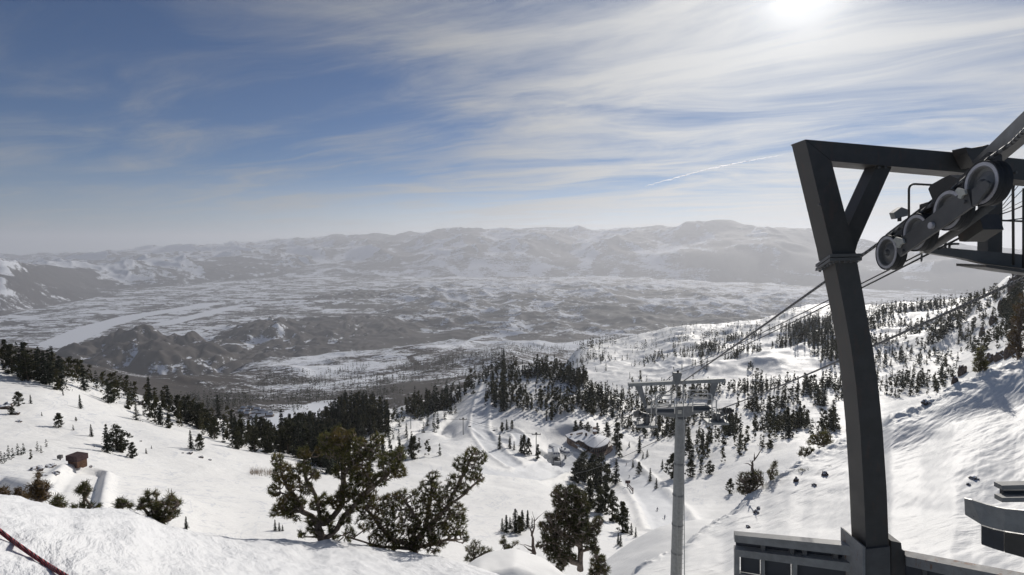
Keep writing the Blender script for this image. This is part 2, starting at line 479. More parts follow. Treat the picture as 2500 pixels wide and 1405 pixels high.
# the bowl, the lodge knoll and the wooded slopes behind it
cur = {
 #  px:   k1          k2          k3          k4          k5 (first ridge)  k6           k7           k8           k9 (second crest)
 -300: [(1260,85),  (1130,130), (1050,170), (980,210),  (895,250),  ('z',-110,380), ('z',-200,600), ('z',-400,1000), ('z',-650,1700)],
 0:    [(1250,85),  (1105,140), (1040,175), (965,215),  (885,265),  ('z',-115,400), ('z',-220,650), ('z',-420,1050), ('z',-650,1700)],
 100:  [(1290,75),  (1110,140), (1045,175), (965,220),  (893,270),  ('z',-120,410), ('z',-230,650), ('z',-420,1050), ('z',-650,1700)],
 205:  [(1300,75),  (1120,140), (1050,180), (990,225),  (921,280),  ('z',-135,420), ('z',-240,680), ('z',-430,1100), ('z',-650,1700)],
 308:  [(1305,78),  (1140,140), (1060,190), (1010,240), (955,295),  ('z',-150,430), ('z',-250,700), ('z',-440,1100), ('z',-650,1700)],
 403:  [(1310,80),  (1160,140), (1075,190), (1030,250), (984,310),  ('z',-165,440), ('z',-260,700), ('z',-450,1100), ('z',-650,1700)],
 500:  [(1320,82),  (1170,140), (1095,190), (1055,260), (1012,340), ('z',-190,460), ('z',-280,720), ('z',-460,1100), ('z',-650,1700)],
 592:  [(1325,84),  (1185,140), (1115,190), (1080,270), (1042,370), ('z',-210,490), ('z',-300,750), ('z',-470,1100), ('z',-650,1700)],
 690:  [(1330,84),  (1200,140), (1130,190), (1095,280), (1068,400), ('z',-235,520), ('z',-320,780), ('z',-480,1100), ('z',-650,1700)],
 760:  [(1335,84),  (1215,140), (1145,195), (1095,300), (1040,440), ('z',-240,560), ('z',-330,800), ('z',-490,1100), ('z',-650,1700)],
 830:  [(1340,84),  (1225,140), (1150,200), (1085,330), (1000,500), ('z',-240,620), ('z',-340,820), ('z',-500,1150), ('z',-650,1700)],
 905:  [(1345,84),  (1235,140), (1150,215), (1075,350), (970,550),  ('z',-240,680), ('z',-350,880), ('z',-500,1200), ('z',-650,1700)],
 1000: [(1350,86),  (1245,140), (1140,235), (1060,370), (985,560),  ('z',-260,700), ('z',-380,900), ('z',-520,1200), ('z',-650,1700)],
 1060: [(1355,88),  (1240,145), (1135,245), (1040,390), (975,590),  ('z',-265,720), ('z',-380,950), ('z',-520,1250), ('z',-650,1700)],
 1130: [(1360,90),  (1235,150), (1135,255), (1035,400), (945,620),  ('z',-260,740), ('z',-380,980), ('z',-540,1300), ('z',-680,1800)],
 1200: [(1365,92),  (1235,155), (1135,275), (1040,400), (905,640),  ('z',-220,720), ('z',-360,980), ('z',-540,1300), ('z',-680,1800)],
 1260: [(1368,94),  (1235,160), (1130,290), (1020,410), (895,600),  ('z',-190,700), ('z',-340,980), ('z',-540,1300), ('z',-680,1800)],
 1330: [(1370,96),  (1235,165), (1112,335), (1025,410), (895,570),  ('z',-170,660), ('z',-290,980), ('z',-480,1400), ('z',-640,2000)],
 1400: [(1375,98),  (1245,168), (1118,345), (1035,400), (915,540),  ('z',-190,640), (905,900),      (868,1150),      (852,1700)],
 1470: [(1380,100), (1255,170), (1135,345), (1060,400), (962,500),  ('z',-200,640), (905,880),      (868,1150),      (838,1700)],
 1550: [(1385,102), (1265,175), (1160,300), (1085,390), (1012,480), (960,640),      (905,850),      (880,1100),      (818,1650)],
 1650: [(1385,102), (1270,178), (1175,270), (1095,370), (1030,480), (950,640),      (905,830),      (850,1100),      (800,1600)],
 1750: [(1385,104), (1275,178), (1165,265), (1080,360), (1020,470), (945,620),      (890,800),      (845,1050),      (795,1550)],
 1850: [(1375,106), (1260,175), (1140,260), (1070,350), (1020,450), (945,600),      (880,780),      (840,1020),      (782,1500)],
 1950: [(1360,108), (1230,175), (1110,260), (1062,340), (1010,440), (930,590),      (870,770),      (820,1000),      (752,1450)],
 2050: [(1360,108), (1230,170), (1120,250), (1060,340), (1000,430), (925,590),      (860,760),      (805,980),       (744,1400)],
 2150: [(1360,108), (1230,165), (1130,230), (1080,320), (1010,420), (935,580),      (868,730),      (805,960),       (746,1350)],
 2250: [(1350,108), (1220,165), (1120,230), (1060,310), (985,400),  (905,560),      (850,700),      (790,920),       (735,1300)],
 2330: [(1340,108), (1210,165), (1110,230), (1040,300), (970,390),  (880,530),      (850,660),      (780,880),       (733,1250)],
 2420: [(1330,108), (1200,165), (1100,230), (1000,300), (930,370),  (850,480),      (800,600),      (750,820),       (708,1200)],
 2500: [(1320,108), (1190,165), (1080,230), (980,290),  (900,350),  (820,430),      (760,520),      (700,680),       (655,900)],
 2750: [(1300,108), (1170,165), (1050,230), (950,290),  (860,350),  (780,430),      (700,520),      (600,650),       (520,850)],
}
def cols(k):
    out = []
    for p in sorted(cur):
        e = cur[p][k]
        out.append(('z', p, e[1], e[2]) if e[0] == 'z' else (p, e[0], e[1]))
    return out
L_BW = Land([[('z', -300, -36, 34), ('z', 2750, -60, 34)]] + [cols(k) for k in range(9)] +
            [[('z', -300, -760, 2200), ('z', 1330, -760, 2400), ('z', 1500, -560, 2300), ('z', 2000, -420, 2100), ('z', 2500, -300, 1400), ('z', 2750, -100, 1200)],
             [('z', -300, -1000, 3000), ('z', 2750, -1100, 3400)]],
            -300, 2750, 1100, [20, 90, 60, 50, 60, 40, 44, 50, 50, 16, 8], smooth=7)
q = L_BW
q.z += sstep(q.r, 60, 160) * (fbm(q.x * 0.012, q.y * 0.012, 4, 61) * (1.2 + q.r * 0.006) + fbm(q.x * 0.05, q.y * 0.05, 4, 63) * (0.4 + q.r * 0.0016))
rt = sstep(q.x / q.y, 0.12, 0.35) * sstep(q.r, 430, 700)
q.z += rt * (fbm(q.x * 0.006, q.y * 0.006, 4, 65) * 9 + ridged(q.x * 0.004, q.y * 0.004, 4, 66) * 20 - 8) * (1 - 0.5 * sstep(q.k, 8.5, 9.0))
gul = sstep(q.k, 3.2, 4.2) * sstep(-q.x / q.y, 0.06, 0.14) * sstep(q.x / q.y, -0.45, -0.30)   # gullies of the wooded knob
q.z -= gul * ridged(q.x * 0.016, q.y * 0.006, 3, 67) * 16
# level pads under the lodge and the stations, with a steep snow bank in front
LODGE = L_BW.hit(1436, 1104)
def pad(L, c, rad, zz, soft=0.45):
    d = np.hypot(L.x - c[0], L.y - c[1]); w_ = 1 - sstep(d, rad, rad * (1 + soft))
    L.z = L.z * (1 - w_) + zz * w_
LODGE.z += 1.0
pad(q, (LODGE.x, LODGE.y), 27, LODGE.z, 0.5)
st_c = onplane_np(1358, 1126, LODGE.z)
pad(q, st_c, 11, LODGE.z - 0.2, 0.25)
def polyd(L, pts):
    d = np.full(L.x.shape, 1e9)
    for (x0, y0), (x1, y1) in zip(pts[:-1], pts[1:]):
        vx, vy = x1 - x0, y1 - y0; ll = vx * vx + vy * vy
        t = np.clip(((L.x - x0) * vx + (L.y - y0) * vy) / ll, 0, 1)
        d = np.minimum(d, np.hypot(L.x - x0 - t * vx, L.y - y0 - t * vy))
    return d
groom = np.zeros(q.x.shape)
for trail, hw in (([(1196,925),(1180,965),(1172,1010),(1168,1045),(1185,1075),(1215,1110),(1262,1142),(1330,1160),(1345,1150)], 7.0),
                  ([(1168,1050),(1200,1072),(1250,1085),(1275,1075),(1262,1058),(1232,1048)], 5.0),
                  ([(1512,1135),(1545,1165),(1585,1205),(1620,1250),(1655,1300)], 8.0), ([(1420,905),(1480,880),(1560,872),(1640,895)], 9.0),
                  ([(1395,1120),(1350,1150),(1280,1165),(1180,1150)], 9.0)):
    pp = [L_BW.hit(a_, b_) for a_, b_ in trail]; pp = [(v.x, v.y) for v in pp if v is not None]
    d_ = polyd(q, pp)
    groom = np.maximum(groom, 1 - sstep(d_, hw * 0.8, hw))
    q.z += np.exp(-((d_ - hw * 1.15) / (hw * 0.22)) ** 2) * 0.9 - (1 - sstep(d_, hw * 0.6, hw)) * 0.5
# steep shaded bank below the hut, with the dug ramp along its edge
bank = [L_BW.hit(a_, b_) for a_, b_ in ((-160,1172),(20,1160),(80,1172),(118,1160),(160,1158),(176,1172),(150,1240),(140,1262),(-160,1250))]
bank = [(v.x, v.y) for v in bank if v is not None]
ins = np.zeros(q.x.shape, bool); j_ = len(bank) - 1
for i_ in range(len(bank)):
    (xi, yi), (xj, yj) = bank[i_], bank[j_]
    cnd = ((yi > q.y) != (yj > q.y)) & (q.x < (xj - xi) * (q.y - yi) / (yj - yi + 1e-9) + xi)
    ins ^= cnd; j_ = i_
bd = polyd(q, bank + bank[:1])
q.z -= np.where(ins, sstep(bd, 0, 7.0) * 6.5, 0) * (0.9 + 0.3 * fbm(q.x * 0.2, q.y * 0.2, 3, 70))
ramp_ = [L_BW.hit(a_, b_) for a_, b_ in ((212,1150),(192,1185),(172,1235))]; ramp_ = [(v.x, v.y) for v in ramp_ if v is not None]
rd_ = polyd(q, ramp_); q.z += np.exp(-((rd_ - 3.2) / 0.9) ** 2) * 0.7 - (1 - sstep(rd_, 1.5, 3.0)) * 0.9
BOWL = L_BW
L_BW.build("bowl_snow", M_BOWL, {"groom": groom}); LANDS.append(L_BW)
# foothills, valley floor and the ranges beyond
def bump(L, px, py, r, sa, sr, rot=0.0, rough=0.35, seed=1, scale=1.0):
    """a hill of height h (m) standing at (px, r); sa across, sr along the sight line (m)"""
    a, tt = azt(px, py); a = float(a); h = float(tt) * r + 1160.0
    cx, cy = math.sin(a) * r, math.cos(a) * r
    ux, uy = math.cos(a + rot), -math.sin(a + rot)
    dx = L.x - cx; dy = L.y - cy
    u = (dx * ux + dy * uy) / sa; v = (-dx * uy + dy * ux) / sr
    s = 1400.0 * scale
    wob = fbm(L.x / s, L.y / s, 3, seed) * 0.55 + fbm(L.x / 480, L.y / 480, 3, 5) * 0.22 + (0.5 - ridged(L.x / 650, L.y / 900, 3, 8)) * 0.22
    d = np.sqrt(u * u + v * v) + wob
    prof = np.clip(1 - sstep(d, 0.0, 1.35), 0, 1)
    rg = ridged(L.x / (s * 0.9), L.y / (s * 0.9), 5, seed + 3)
    dz = h * prof * (1 - rough + rough * 2 * rg)
    dz = dz + prof * (ridged(L.x / 520, L.y / 520, 4, seed + 7) - 0.35) * h * 0.16
    return prof, dz

L_FH = Land([
    [('z', -400, -560, 1150), ('z', 600, -560, 1150), ('z', 1250, -560, 1150), ('z', 2700, -600, 1300)],
    [(-400, 990, 1500), (0, 985, 1500), (500, 1010, 1450), (620, 1040, 1350), (700, 1050, 1300), (900, 1010, 1500), (1300, 950, 1800), ('z', 1700, -700, 1900), ('z', 2700, -700, 1900)],
    [(-400, 900, 2100), (0, 880, 2100), (200, 930, 2000), (420, 960, 2000), (620, 960, 2000), (760, 955, 2000), (1000, 925, 2200), (1300, 890, 2500), ('z', 1700, -850, 2600), ('z', 2700, -900, 2600)],
    [(-400, 850, 2900), (0, 835, 2900), (160, 868, 2800), (300, 905, 2700), (430, 928, 2700), (620, 900, 3000), (800, 893, 3000), (1000, 870, 3200), (1300, 853, 3400), (1500, 830, 3600), ('z', 2700, -1000, 3700)],
    [('z', -400, -800, 3700), ('z', 100, -900, 3600), ('z', 400, -950, 3500), (620, 880, 3700), (800, 870, 3800), (1000, 848, 4000), (1300, 836, 4200), (1700, 815, 4600), ('z', 2700, -1120, 4600)],
    [('z', -400, -1170, 5400), ('z', 200, -1170, 4900), ('z', 600, -1170, 5000), ('z', 1300, -1200, 5600), ('z', 2700, -1230, 5800)],
    [('z', -400, -1330, 7500), ('z', 2700, -1330, 8000)],
], -400, 2700, 900, [30, 60, 60, 50, 40, 10], smooth=10)
q = L_FH
q.z += fbm(q.x / 900, q.y / 900, 5, 71) * 45 * sstep(q.r, 1300, 2200) + (ridged(q.x / 1300, q.y / 1300, 5, 72) - 0.4) * 70 * sstep(q.r, 1500, 2600)
cover = 0.43 + fbm(q.x / 500, q.y / 500, 4, 73) * 0.55 + fbm(q.x / 1700, q.y / 1100, 3, 74) * 0.3
PXL = 1250 + F * np.tan(np.arctan2(q.x, q.y)) / CP * 1.0
cover -= 0.30 * (1 - sstep(PXL, 350, 650)) - 0.0            # brushy slope on the left
cover += 0.18 * sstep(q.r, 2400, 3000) * sstep(PXL, 600, 800)
# cleared piste falling to the village
def near_poly(L, pts, width):
    d = np.full(L.x.shape, 1e9)
    for (x0, y0), (x1, y1) in zip(pts[:-1], pts[1:]):
        vx, vy = x1 - x0, y1 - y0; ll = vx * vx + vy * vy
        t = np.clip(((L.x - x0) * vx + (L.y - y0) * vy) / ll, 0, 1)
        d = np.minimum(d, np.hypot(L.x - x0 - t * vx, L.y - y0 - t * vy))
    return 1 - sstep(d, width * 0.7, width * 1.1)
def hitxy(L, px, py):
    h = L.hit(px, py); return (h.x, h.y)
piste = [hitxy(q, a, b) for a, b in ((820, 985), (740, 1018), (690, 1035), (650, 1040)) if q.hit(a, b)]
cover = np.maximum(cover, near_poly(q, piste, 75) * 1.3)
road1 = [hitxy(q, a, b) for a, b in ((930, 916), (985, 905), (1020, 890), (1000, 872), (1060, 860), (1150, 858)) if q.hit(a, b)]
cover = np.where(near_poly(q, road1, 18) > 0.4, 0.15, cover)
L_FH.build('foothills', M_FOOT, {'cover': np.clip(cover, -0.2, 1.4)}); LANDS.append(L_FH)

L_VA = Land([
    [('z', -500, -1290, 4000), ('z', 2800, -1290, 4000)],
    [('z', -500, -1165, 5200), ('z', 2800, -1215, 5200)],
    [('z', -500, -1160, 7500), ('z', 1300, -1165, 7500), ('z', 2800, -1230, 7500)],
    [('z', -500, -1155, 11000), ('z', 1000, -1120, 11000), ('z', 1500, -1120, 11000), ('z', 2800, -1240, 11000)],
    [('z', -500, -1150, 15000), ('z', 900, -1080, 15000), ('z', 1500, -1050, 15000), ('z', 2000, -1180, 15000), ('z', 2800, -1260, 15000)],
    [('z', -500, -1120, 20000), ('z', 900, -1000, 20000), ('z', 1600, -1000, 20000), ('z', 2800, -1260, 20000)],
    [('z', -500, -1200, 27000), ('z', 2800, -1300, 27000)],
], -500, 2800, 1000, [24, 110, 110, 100, 70, 20], smooth=10)
q = L_VA
PXV = 1250 + F * np.tan(np.arctan2(q.x, q.y)) / CP
hillm = 0; hillz = 0
rel = sstep(PXV, 700, 1100) * sstep(q.r, 5600, 7600) * (1 - 0.6 * sstep(q.r, 12000, 16000)) * (1 - 0.75 * sstep(PXV, 1900, 2200))
q.z += rel * (ridged(q.x / 1900, q.y / 1500, 6, 81) - 0.3) * 150 + rel * (ridged(q.x / 700, q.y / 560, 5, 85) - 0.3) * 70 + rel * fbm(q.x / 900, q.y / 900, 4, 82) * 40
for (px_, py_, r_, sa_, sr_, sd) in [(270, 797, 6300, 430, 800, 2), (345, 797, 6300, 430, 750, 3), (420, 806, 6200, 430, 700, 5), (455, 852, 5700, 330, 520, 6), (190, 832, 6100, 330, 600, 7),
                                (640, 768, 7200, 480, 1000, 9), (730, 776, 7200, 560, 1000, 12), (830, 768, 7400, 640, 900, 15), (910, 788, 7000, 560, 850, 17), (570, 826, 6400, 380, 700, 18), (700, 828, 6100, 560, 700, 21), (830, 832, 6000, 560, 600, 23), (550, 865, 5600, 260, 420, 25), (330, 835, 5700, 700, 500, 31), (760, 850, 5700, 900, 450, 33), (960, 812, 6600, 700, 600, 35),
                                (1750, 782, 8300, 1400, 900, 19), (1600, 790, 8300, 900, 800, 20), (1010, 742, 10000, 1500, 700, 22), (1300, 738, 10500, 1800, 900, 24), (1600, 720, 12500, 2000, 1200, 26), (900, 715, 11500, 1500, 900, 28)]:
    pf_, dz_ = bump(q, px_, py_ + 5, r_, sa_ * 1.35, sr_ * 1.1, 0.0, 0.25, sd)
    hillm = np.maximum(hillm, pf_ * (1 if r_ < 9000 else 0.4)); hillz = np.maximum(hillz, dz_)
q.z += hillz * (0.92 + 0.30 * (ridged(q.x / 560, q.y / 760, 5, 87) - 0.35)) + sstep(hillz, 10, 80) * fbm(q.x / 240, q.y / 240, 3, 89) * 11
gl = np.abs(fbm(q.x / 330 + fbm(q.x / 700, q.y / 700, 2, 44), q.y / 520, 4, 90, 0.55))
q.z -= sstep(hillz, 15, 110) * (0.35 - np.clip(gl, 0, 0.35)) * 130
cover = 0.52 + 0.30 * sstep(ridged(q.x / 700, q.y / 500, 4, 85), 0.5, 0.8) * rel + fbm(q.x / 1300, q.y / 700, 5, 83, 0.6) * 0.48 + fbm(q.x / 380, q.y / 300, 4, 84) * 0.40 + 0.05 * (1 - sstep(PXV, 650, 900))
strk = ridged(q.x / 260, q.y / 420, 4, 86)
cover += 0.22 * sstep(0.35 - gl, 0.24, 0.33) * sstep(hillm, 0.1, 0.35)
cover -= (0.56 - 0.40 * sstep(strk, 0.34, 0.68)) * sstep(hillm, 0.10, 0.35)
cover -= 0.26 * sstep(PXV, 600, 1000) * (1 - sstep(q.r, 7500, 11500))
# the frozen reservoir and snow-covered fields
lake = [hitxy(q, a, b) for a, b in ((150, 836), (230, 800), (330, 772), (430, 757), (520, 742)) if q.hit(a, b)]
lake2 = [hitxy(q, a, b) for a, b in ((400, 792), (470, 775), (560, 752)) if q.hit(a, b)]
lk = np.maximum(near_poly(q, lake, 230), near_poly(q, lake2, 170))
cover -= 0.6 * (np.abs(fbm(q.x / 900, q.y / 500, 4, 88)) < 0.055) * (1 - sstep(PXV, 700, 1000))
cover = np.where(hillm > 0.06, cover, np.maximum(cover, lk * 1.5))
road2 = [hitxy(q, a, b) for a, b in ((1150, 830), (1200, 820), (1285, 812), (1240, 790), (1250, 775)) if q.hit(a, b)]
if len(road2) > 1: cover = np.maximum(cover, near_poly(q, road2, 40) * 1.4)
L_VA.build('valley_floor', M_VALLEY, {'cover': np.clip(cover, -0.2, 1.4)}); LANDS.append(L_VA)

# mountain ranges; the crest lines are the ones seen against the sky
crest1 = [(-500,680,15000),(-100,650,14500),(0,644,14500),(45,636,14500),(100,634,14500),(150,640,14800),(180,648,15000),(230,655,15500),(300,650,15500),(340,640,15800),(420,630,16000),
          (500,622,16200),(600,616,16500),(680,616,17000),(740,630,17500),(800,648,18500),(900,650,20000),(1000,640,22000),(1100,632,22000),(1300,640,23000),(1500,628,23000),(1600,612,22500),(1750,604,22500),(1900,625,23000),(2100,660,24000),(2500,690,25000),(2800,690,25000)]
foot1 = [(-500,790,8500),(0,775,9000),(100,755,9800),(200,738,10500),(330,715,12000),(500,700,13200),(700,688,14500),(850,680,16500),(1100,668,19000),(1500,665,19500),(1750,668,19500),(2200,690,21000),(2800,700,21500)]
foot1 = [(p, y, 1150.0 / abs(float(azt(p, y)[1]))) for p, y, r in foot1]
_fp = [f[0] for f in foot1]; _fr = [f[2] for f in foot1]
crest1 = [(p, y, max(r, float(np.interp(p, _fp, _fr)) * 1.28)) for p, y, r in crest1]
L_M1 = Land([
    [('z', p, -1340, r * 0.80) for p, y, r in foot1],
    foot1, crest1,
    [('z', p, -900, r * 1.28) for p, y, r in crest1],
    [('z', p, -1390, r * 1.6) for p, y, r in crest1],
], -500, 2800, 1000, [16, 130, 70, 10], smooth=5)
q = L_M1
PXM = 1250 + F * np.tan(np.arctan2(q.x, q.y)) / CP
env = sstep(q.k, 1.0, 1.6) * (1 - 0.45 * np.exp(-((q.k - 2) / 0.12) ** 2))
q.z += env * ((ridged(q.x / 4200, q.y / 4200, 6, 91) - 0.42) * 560 + fbm(q.x / 900, q.y / 900, 4, 92) * 60)
gy, gx = np.gradient(q.z)
slope = gx / np.maximum(np.hypot(np.gradient(q.x, axis=1), np.gradient(q.y, axis=1)), 1)
cover = 0.22 + slope * 1.9 + fbm(q.x / 2200, q.y / 2200, 4, 93) * 0.55 + sstep(q.z, -900, -250) * 0.22 + 0.18 * sstep(PXM, 800, 1000)
cover += 0.42 * sstep(ridged(q.x / 900 + q.y / 2600, q.y / 1500, 5, 98), 0.46, 0.80) - 0.04
cover -= 0.08 * (1 - sstep(PXM, 760, 840)) + 0.10 * sstep(PXM, 480, 560) * (1 - sstep(PXM, 760, 840))
cover += 0.20 * sstep(q.z, -620, -420) * (1 - sstep(PXM, 380, 500))
L_M1.build('near_range', M_RANGE, {'cover': np.clip(cover, -0.2, 1.4)}); LANDS.append(L_M1)

SCF = 0.66
crest2 = [(-500,640,34000),(0,640,34000),(100,636,34000),(200,625,34000),(300,612,34000),(400,606,35000),(520,600,35000),(650,590,36000),(800,580,37000),(900,577,38000),(1000,574,38000),
          (1070,566,38000),(1150,566,38000),(1250,562,39000),(1330,557,39000),(1400,562,39000),(1500,558,39000),(1580,558,39000),(1620,562,38000),(1680,550,36000),(1745,544,36000),(1800,552,36000),(1850,560,37000),(1950,562,38000),(2050,580,40000),(2200,600,42000),(2500,612,43000),(2800,620,43000)]
crest2 = [(p, y, r * (1.0 - 0.34 * min(1.0, max(0.0, (p - 750) / 350.0)))) for p, y, r in crest2]
mid2 = [(p, y + 30 + (8 if 900 < p < 1600 else 0), 20500 + 4500 * (1 - min(1.0, max(0.0, (p - 750) / 350.0)))) for p, y, r in crest2]
L_M2 = Land([
    [('z', -500, -1400, 15000), ('z', 2800, -1500, 16000)],
    mid2, crest2,
    [('z', -500, -600, 42000), ('z', 2800, -800, 36000)],
    [('z', -500, -1300, 50000), ('z', 2800, -1300, 44000)],
], -500, 2800, 900, [30, 90, 30, 6], smooth=3)
q = L_M2
env = (1 - 0.78 * np.exp(-((q.k - 2) / 0.10) ** 2)) * sstep(q.k, 0.5, 0.9)
q.z += env * ((ridged(q.x / 4600, q.y / 4600, 6, 95) - 0.42) * 520 + fbm(q.x / 1500, q.y / 1500, 4, 96) * 90)
gy, gx = np.gradient(q.z)
slope = gx / np.maximum(np.hypot(np.gradient(q.x, axis=1), np.gradient(q.y, axis=1)), 1)
cover = 0.30 + slope * 1.8 + 0.40 * sstep(ridged(q.x / 1500 + q.y / 4000, q.y / 2200, 5, 99), 0.42, 0.75) + fbm(q.x / 4000, q.y / 4000, 4, 97) * 0.5
PXM = 1250 + F * np.tan(np.arctan2(q.x, q.y)) / CP
cover -= 0.28 * sstep(PXM, 1580, 1700)
L_M2.build('far_range', M_RANGE, {'cover': np.clip(cover, -0.2, 1.4)}); LANDS.append(L_M2)

# the plain that carries the ground out to the horizon
me = bpy.data.meshes.new('far_plain')
me.from_pydata([(-62000, 1500, -1400), (62000, 1500, -1400), (62000, 62000, -1400), (-62000, 62000, -1400)], [], [(0, 1, 2, 3)])
me.materials.append(M_BOWL)
o = bpy.data.objects.new('far_plain', me); COL.objects.link(o); o['kind'] = 'structure'

# air with a little haze in it: one closed box, sky outside
bm = bmesh.new(); bmesh.ops.create_cube(bm, size=1.0)
me = bpy.data.meshes.new('haze'); bm.to_mesh(me); bm.free()
hz = bpy.data.objects.new('haze', me); COL.objects.link(hz)
zt, zb = 1160.0, -1402.0
hz.scale = (126000, 66000, zt - zb); hz.location = (0, 63200 - 33000 , (zt + zb) / 2)
hm = bpy.data.materials.new('haze'); hm.use_nodes = True; hm.node_tree.nodes.clear()
t = NT(hm.node_tree)
pv = t.new('ShaderNodeVolumePrincipled')
pv.inputs['Color'].default_value = (0.86, 0.88, 0.93, 1)
pv.inputs['Density'].default_value = 3.9e-5
pv.inputs['Anisotropy'].default_value = 0.35
mo = t.new('ShaderNodeOutputMaterial'); t.l.new(pv.outputs[0], mo.inputs['Volume'])
me.materials.append(hm)
hz['kind'] = 'stuff'; hz['label'] = 'thin pale winter haze fading the far valley and ranges'
# ------------------------------------------------------------------ object helpers
RNG = np.random.RandomState(11)
random.seed(5)

def Q(px, py, Y):
    """point on a pixel's sight line at depth Y (metres along +Y)"""
    x, y, z = ray(px, py)
    return Vector((float(x / y) * Y, Y, float(z / y) * Y))
def onplane(px, py, z):
    x, y, zz = ray(px, py)
    k = z / float(zz)
    return Vector((float(x) * k, float(y) * k, z))

def mesh_np(name, V, Fc, mat=None, smooth=False):
    """V (n,3), Fc (m,3) triangles"""
    V = np.asarray(V, np.float32); Fc = np.asarray(Fc, np.int32)
    me = bpy.data.meshes.new(name)
    me.vertices.add(len(V)); me.vertices.foreach_set('co', V.ravel())
    me.loops.add(Fc.size); me.loops.foreach_set('vertex_index', Fc.ravel())
    me.polygons.add(len(Fc)); me.polygons.foreach_set('loop_start', np.arange(0, Fc.size, Fc.shape[1], dtype=np.int32))
    me.polygons.foreach_set('loop_total', np.full(len(Fc), Fc.shape[1], np.int32))
    me.polygons.foreach_set('use_smooth', np.full(len(Fc), smooth, bool))
    me.update(calc_edges=True)
    if mat: me.materials.append(mat)
    return me

def link(name, me, parent=None, loc=None):
    o = bpy.data.objects.new(name, me); COL.objects.link(o)
    if parent is not None: o.parent = parent
    if loc is not None: o.location = loc
    return o
def thing(name, label, cat, loc=(0, 0, 0), rotz=0.0, group=None):
    o = link(name, None, None, loc); o.rotation_euler = (0, 0, rotz)
    o['label'] = label; o['category'] = cat
    if group: o['group'] = group
    return o
def tag(o, label, cat, group=None):
    o['label'] = label; o['category'] = cat
    if group: o['group'] = group
    return o
def rootloc(o):
    while o.parent is not None: o = o.parent
    return o.location.copy()
def part(name, bm, mat, parent=None, smooth=False, world=True, bevel=0.0):
    """finish a bmesh; world=True: its coordinates are world ones and move into the root's frame"""
    if bevel:
        es = [e for e in bm.edges if len(e.link_faces) == 2 and e.calc_face_angle(0) > 0.5]
        bmesh.ops.bevel(bm, geom=es, offset=bevel, segments=2, affect='EDGES', clamp_overlap=True)
    if world and parent is not None:
        bmesh.ops.translate(bm, verts=bm.verts, vec=-rootloc(parent))
    bmesh.ops.recalc_face_normals(bm, faces=bm.faces)
    me = bpy.data.meshes.new(name); bm.to_mesh(me); bm.free()
    me.materials.append(mat)
    if smooth:
        for p in me.polygons: p.use_smooth = True
    return link(name, me, parent)

def prism(front, back, bm=None):
    """closed solid between two matching polygons (lists of Vector)"""
    bm = bm or bmesh.new()
    a = [bm.verts.new(v) for v in front]; b = [bm.verts.new(v) for v in back]
    bm.faces.new(a); bm.faces.new(b[::-1])
    n = len(a)
    for i in range(n): bm.faces.new((a[i], b[i], b[(i + 1) % n], a[(i + 1) % n]))
    return bm
def pxprism(pts, Y, d, bm=None):
    """polygon drawn in the plane y=Y, pushed back by d metres"""
    f = [Q(x, y, Y) for x, y in pts]
    return prism(f, [v + Vector((0, d, 0)) for v in f], bm)
def beam(a, b, wd, ht, up=(0, 0, 1), bm=None):
    bm = bm or bmesh.new()
    a = Vector(a); b = Vector(b); d = (b - a).normalized(); up = Vector(up)
    s = d.cross(up); s = (Vector((1, 0, 0)) if s.length < 1e-4 else s).normalized(); u = s.cross(d).normalized()
    c = [(-1, -1), (1, -1), (1, 1), (-1, 1)]
    return prism([a + s * (i * wd / 2) + u * (j * ht / 2) for i, j in c], [b + s * (i * wd / 2) + u * (j * ht / 2) for i, j in c], bm)
def box(c, s, bm=None, rotz=0.0):
    bm = bm or bmesh.new()
    m = Matrix.Translation(c) @ Matrix.Rotation(rotz, 4, 'Z') @ Matrix.Diagonal((*s, 1))
    bmesh.ops.create_cube(bm, size=1.0, matrix=m)
    return bm
def tube(pts, rad, n=8, bm=None, cap=True):
    bm = bm or bmesh.new()
    pts = [Vector(p) for p in pts]
    rads = rad if isinstance(rad, (list, tuple)) else [rad] * len(pts)
    rings = []; prev = None
    for i, p in enumerate(pts):
        d = (pts[min(i + 1, len(pts) - 1)] - pts[max(i - 1, 0)]).normalized()
        if prev is None:
            s = d.cross(Vector((0, 0, 1)))
            if s.length < 1e-3: s = d.cross(Vector((1, 0, 0)))
            s.normalize()
        else:
            s = (prev - d * prev.dot(d)).normalized()
        prev = s; u = d.cross(s)
        rings.append([bm.verts.new(p + (s * math.cos(2 * math.pi * k / n) + u * math.sin(2 * math.pi * k / n)) * rads[i]) for k in range(n)])
    for r0, r1 in zip(rings[:-1], rings[1:]):
        for k in range(n): bm.faces.new((r0[k], r0[(k + 1) % n], r1[(k + 1) % n], r1[k]))
    if cap:
        bm.faces.new(rings[0][::-1]); bm.faces.new(rings[-1])
    return bm
def lathe(axis_o, axis_d, prof, n=40, bm=None):
    """prof: list of (along, radius) closed outline turned round an axis"""
    bm = bm or bmesh.new()
    d = Vector(axis_d).normalized(); s = d.cross(Vector((0, 0, 1)))
    if s.length < 1e-3: s = d.cross(Vector((1, 0, 0)))
    s.normalize(); u = d.cross(s); o = Vector(axis_o)
    rings = [[bm.verts.new(o + d * a + (s * math.cos(2 * math.pi * k / n) + u * math.sin(2 * math.pi * k / n)) * r) for k in range(n)] for a, r in prof]
    m = len(rings)
    for i in range(m):
        r0, r1 = rings[i], rings[(i + 1) % m]
        for k in range(n): bm.faces.new((r0[k], r0[(k + 1) % n], r1[(k + 1) % n], r1[k]))
    return bm
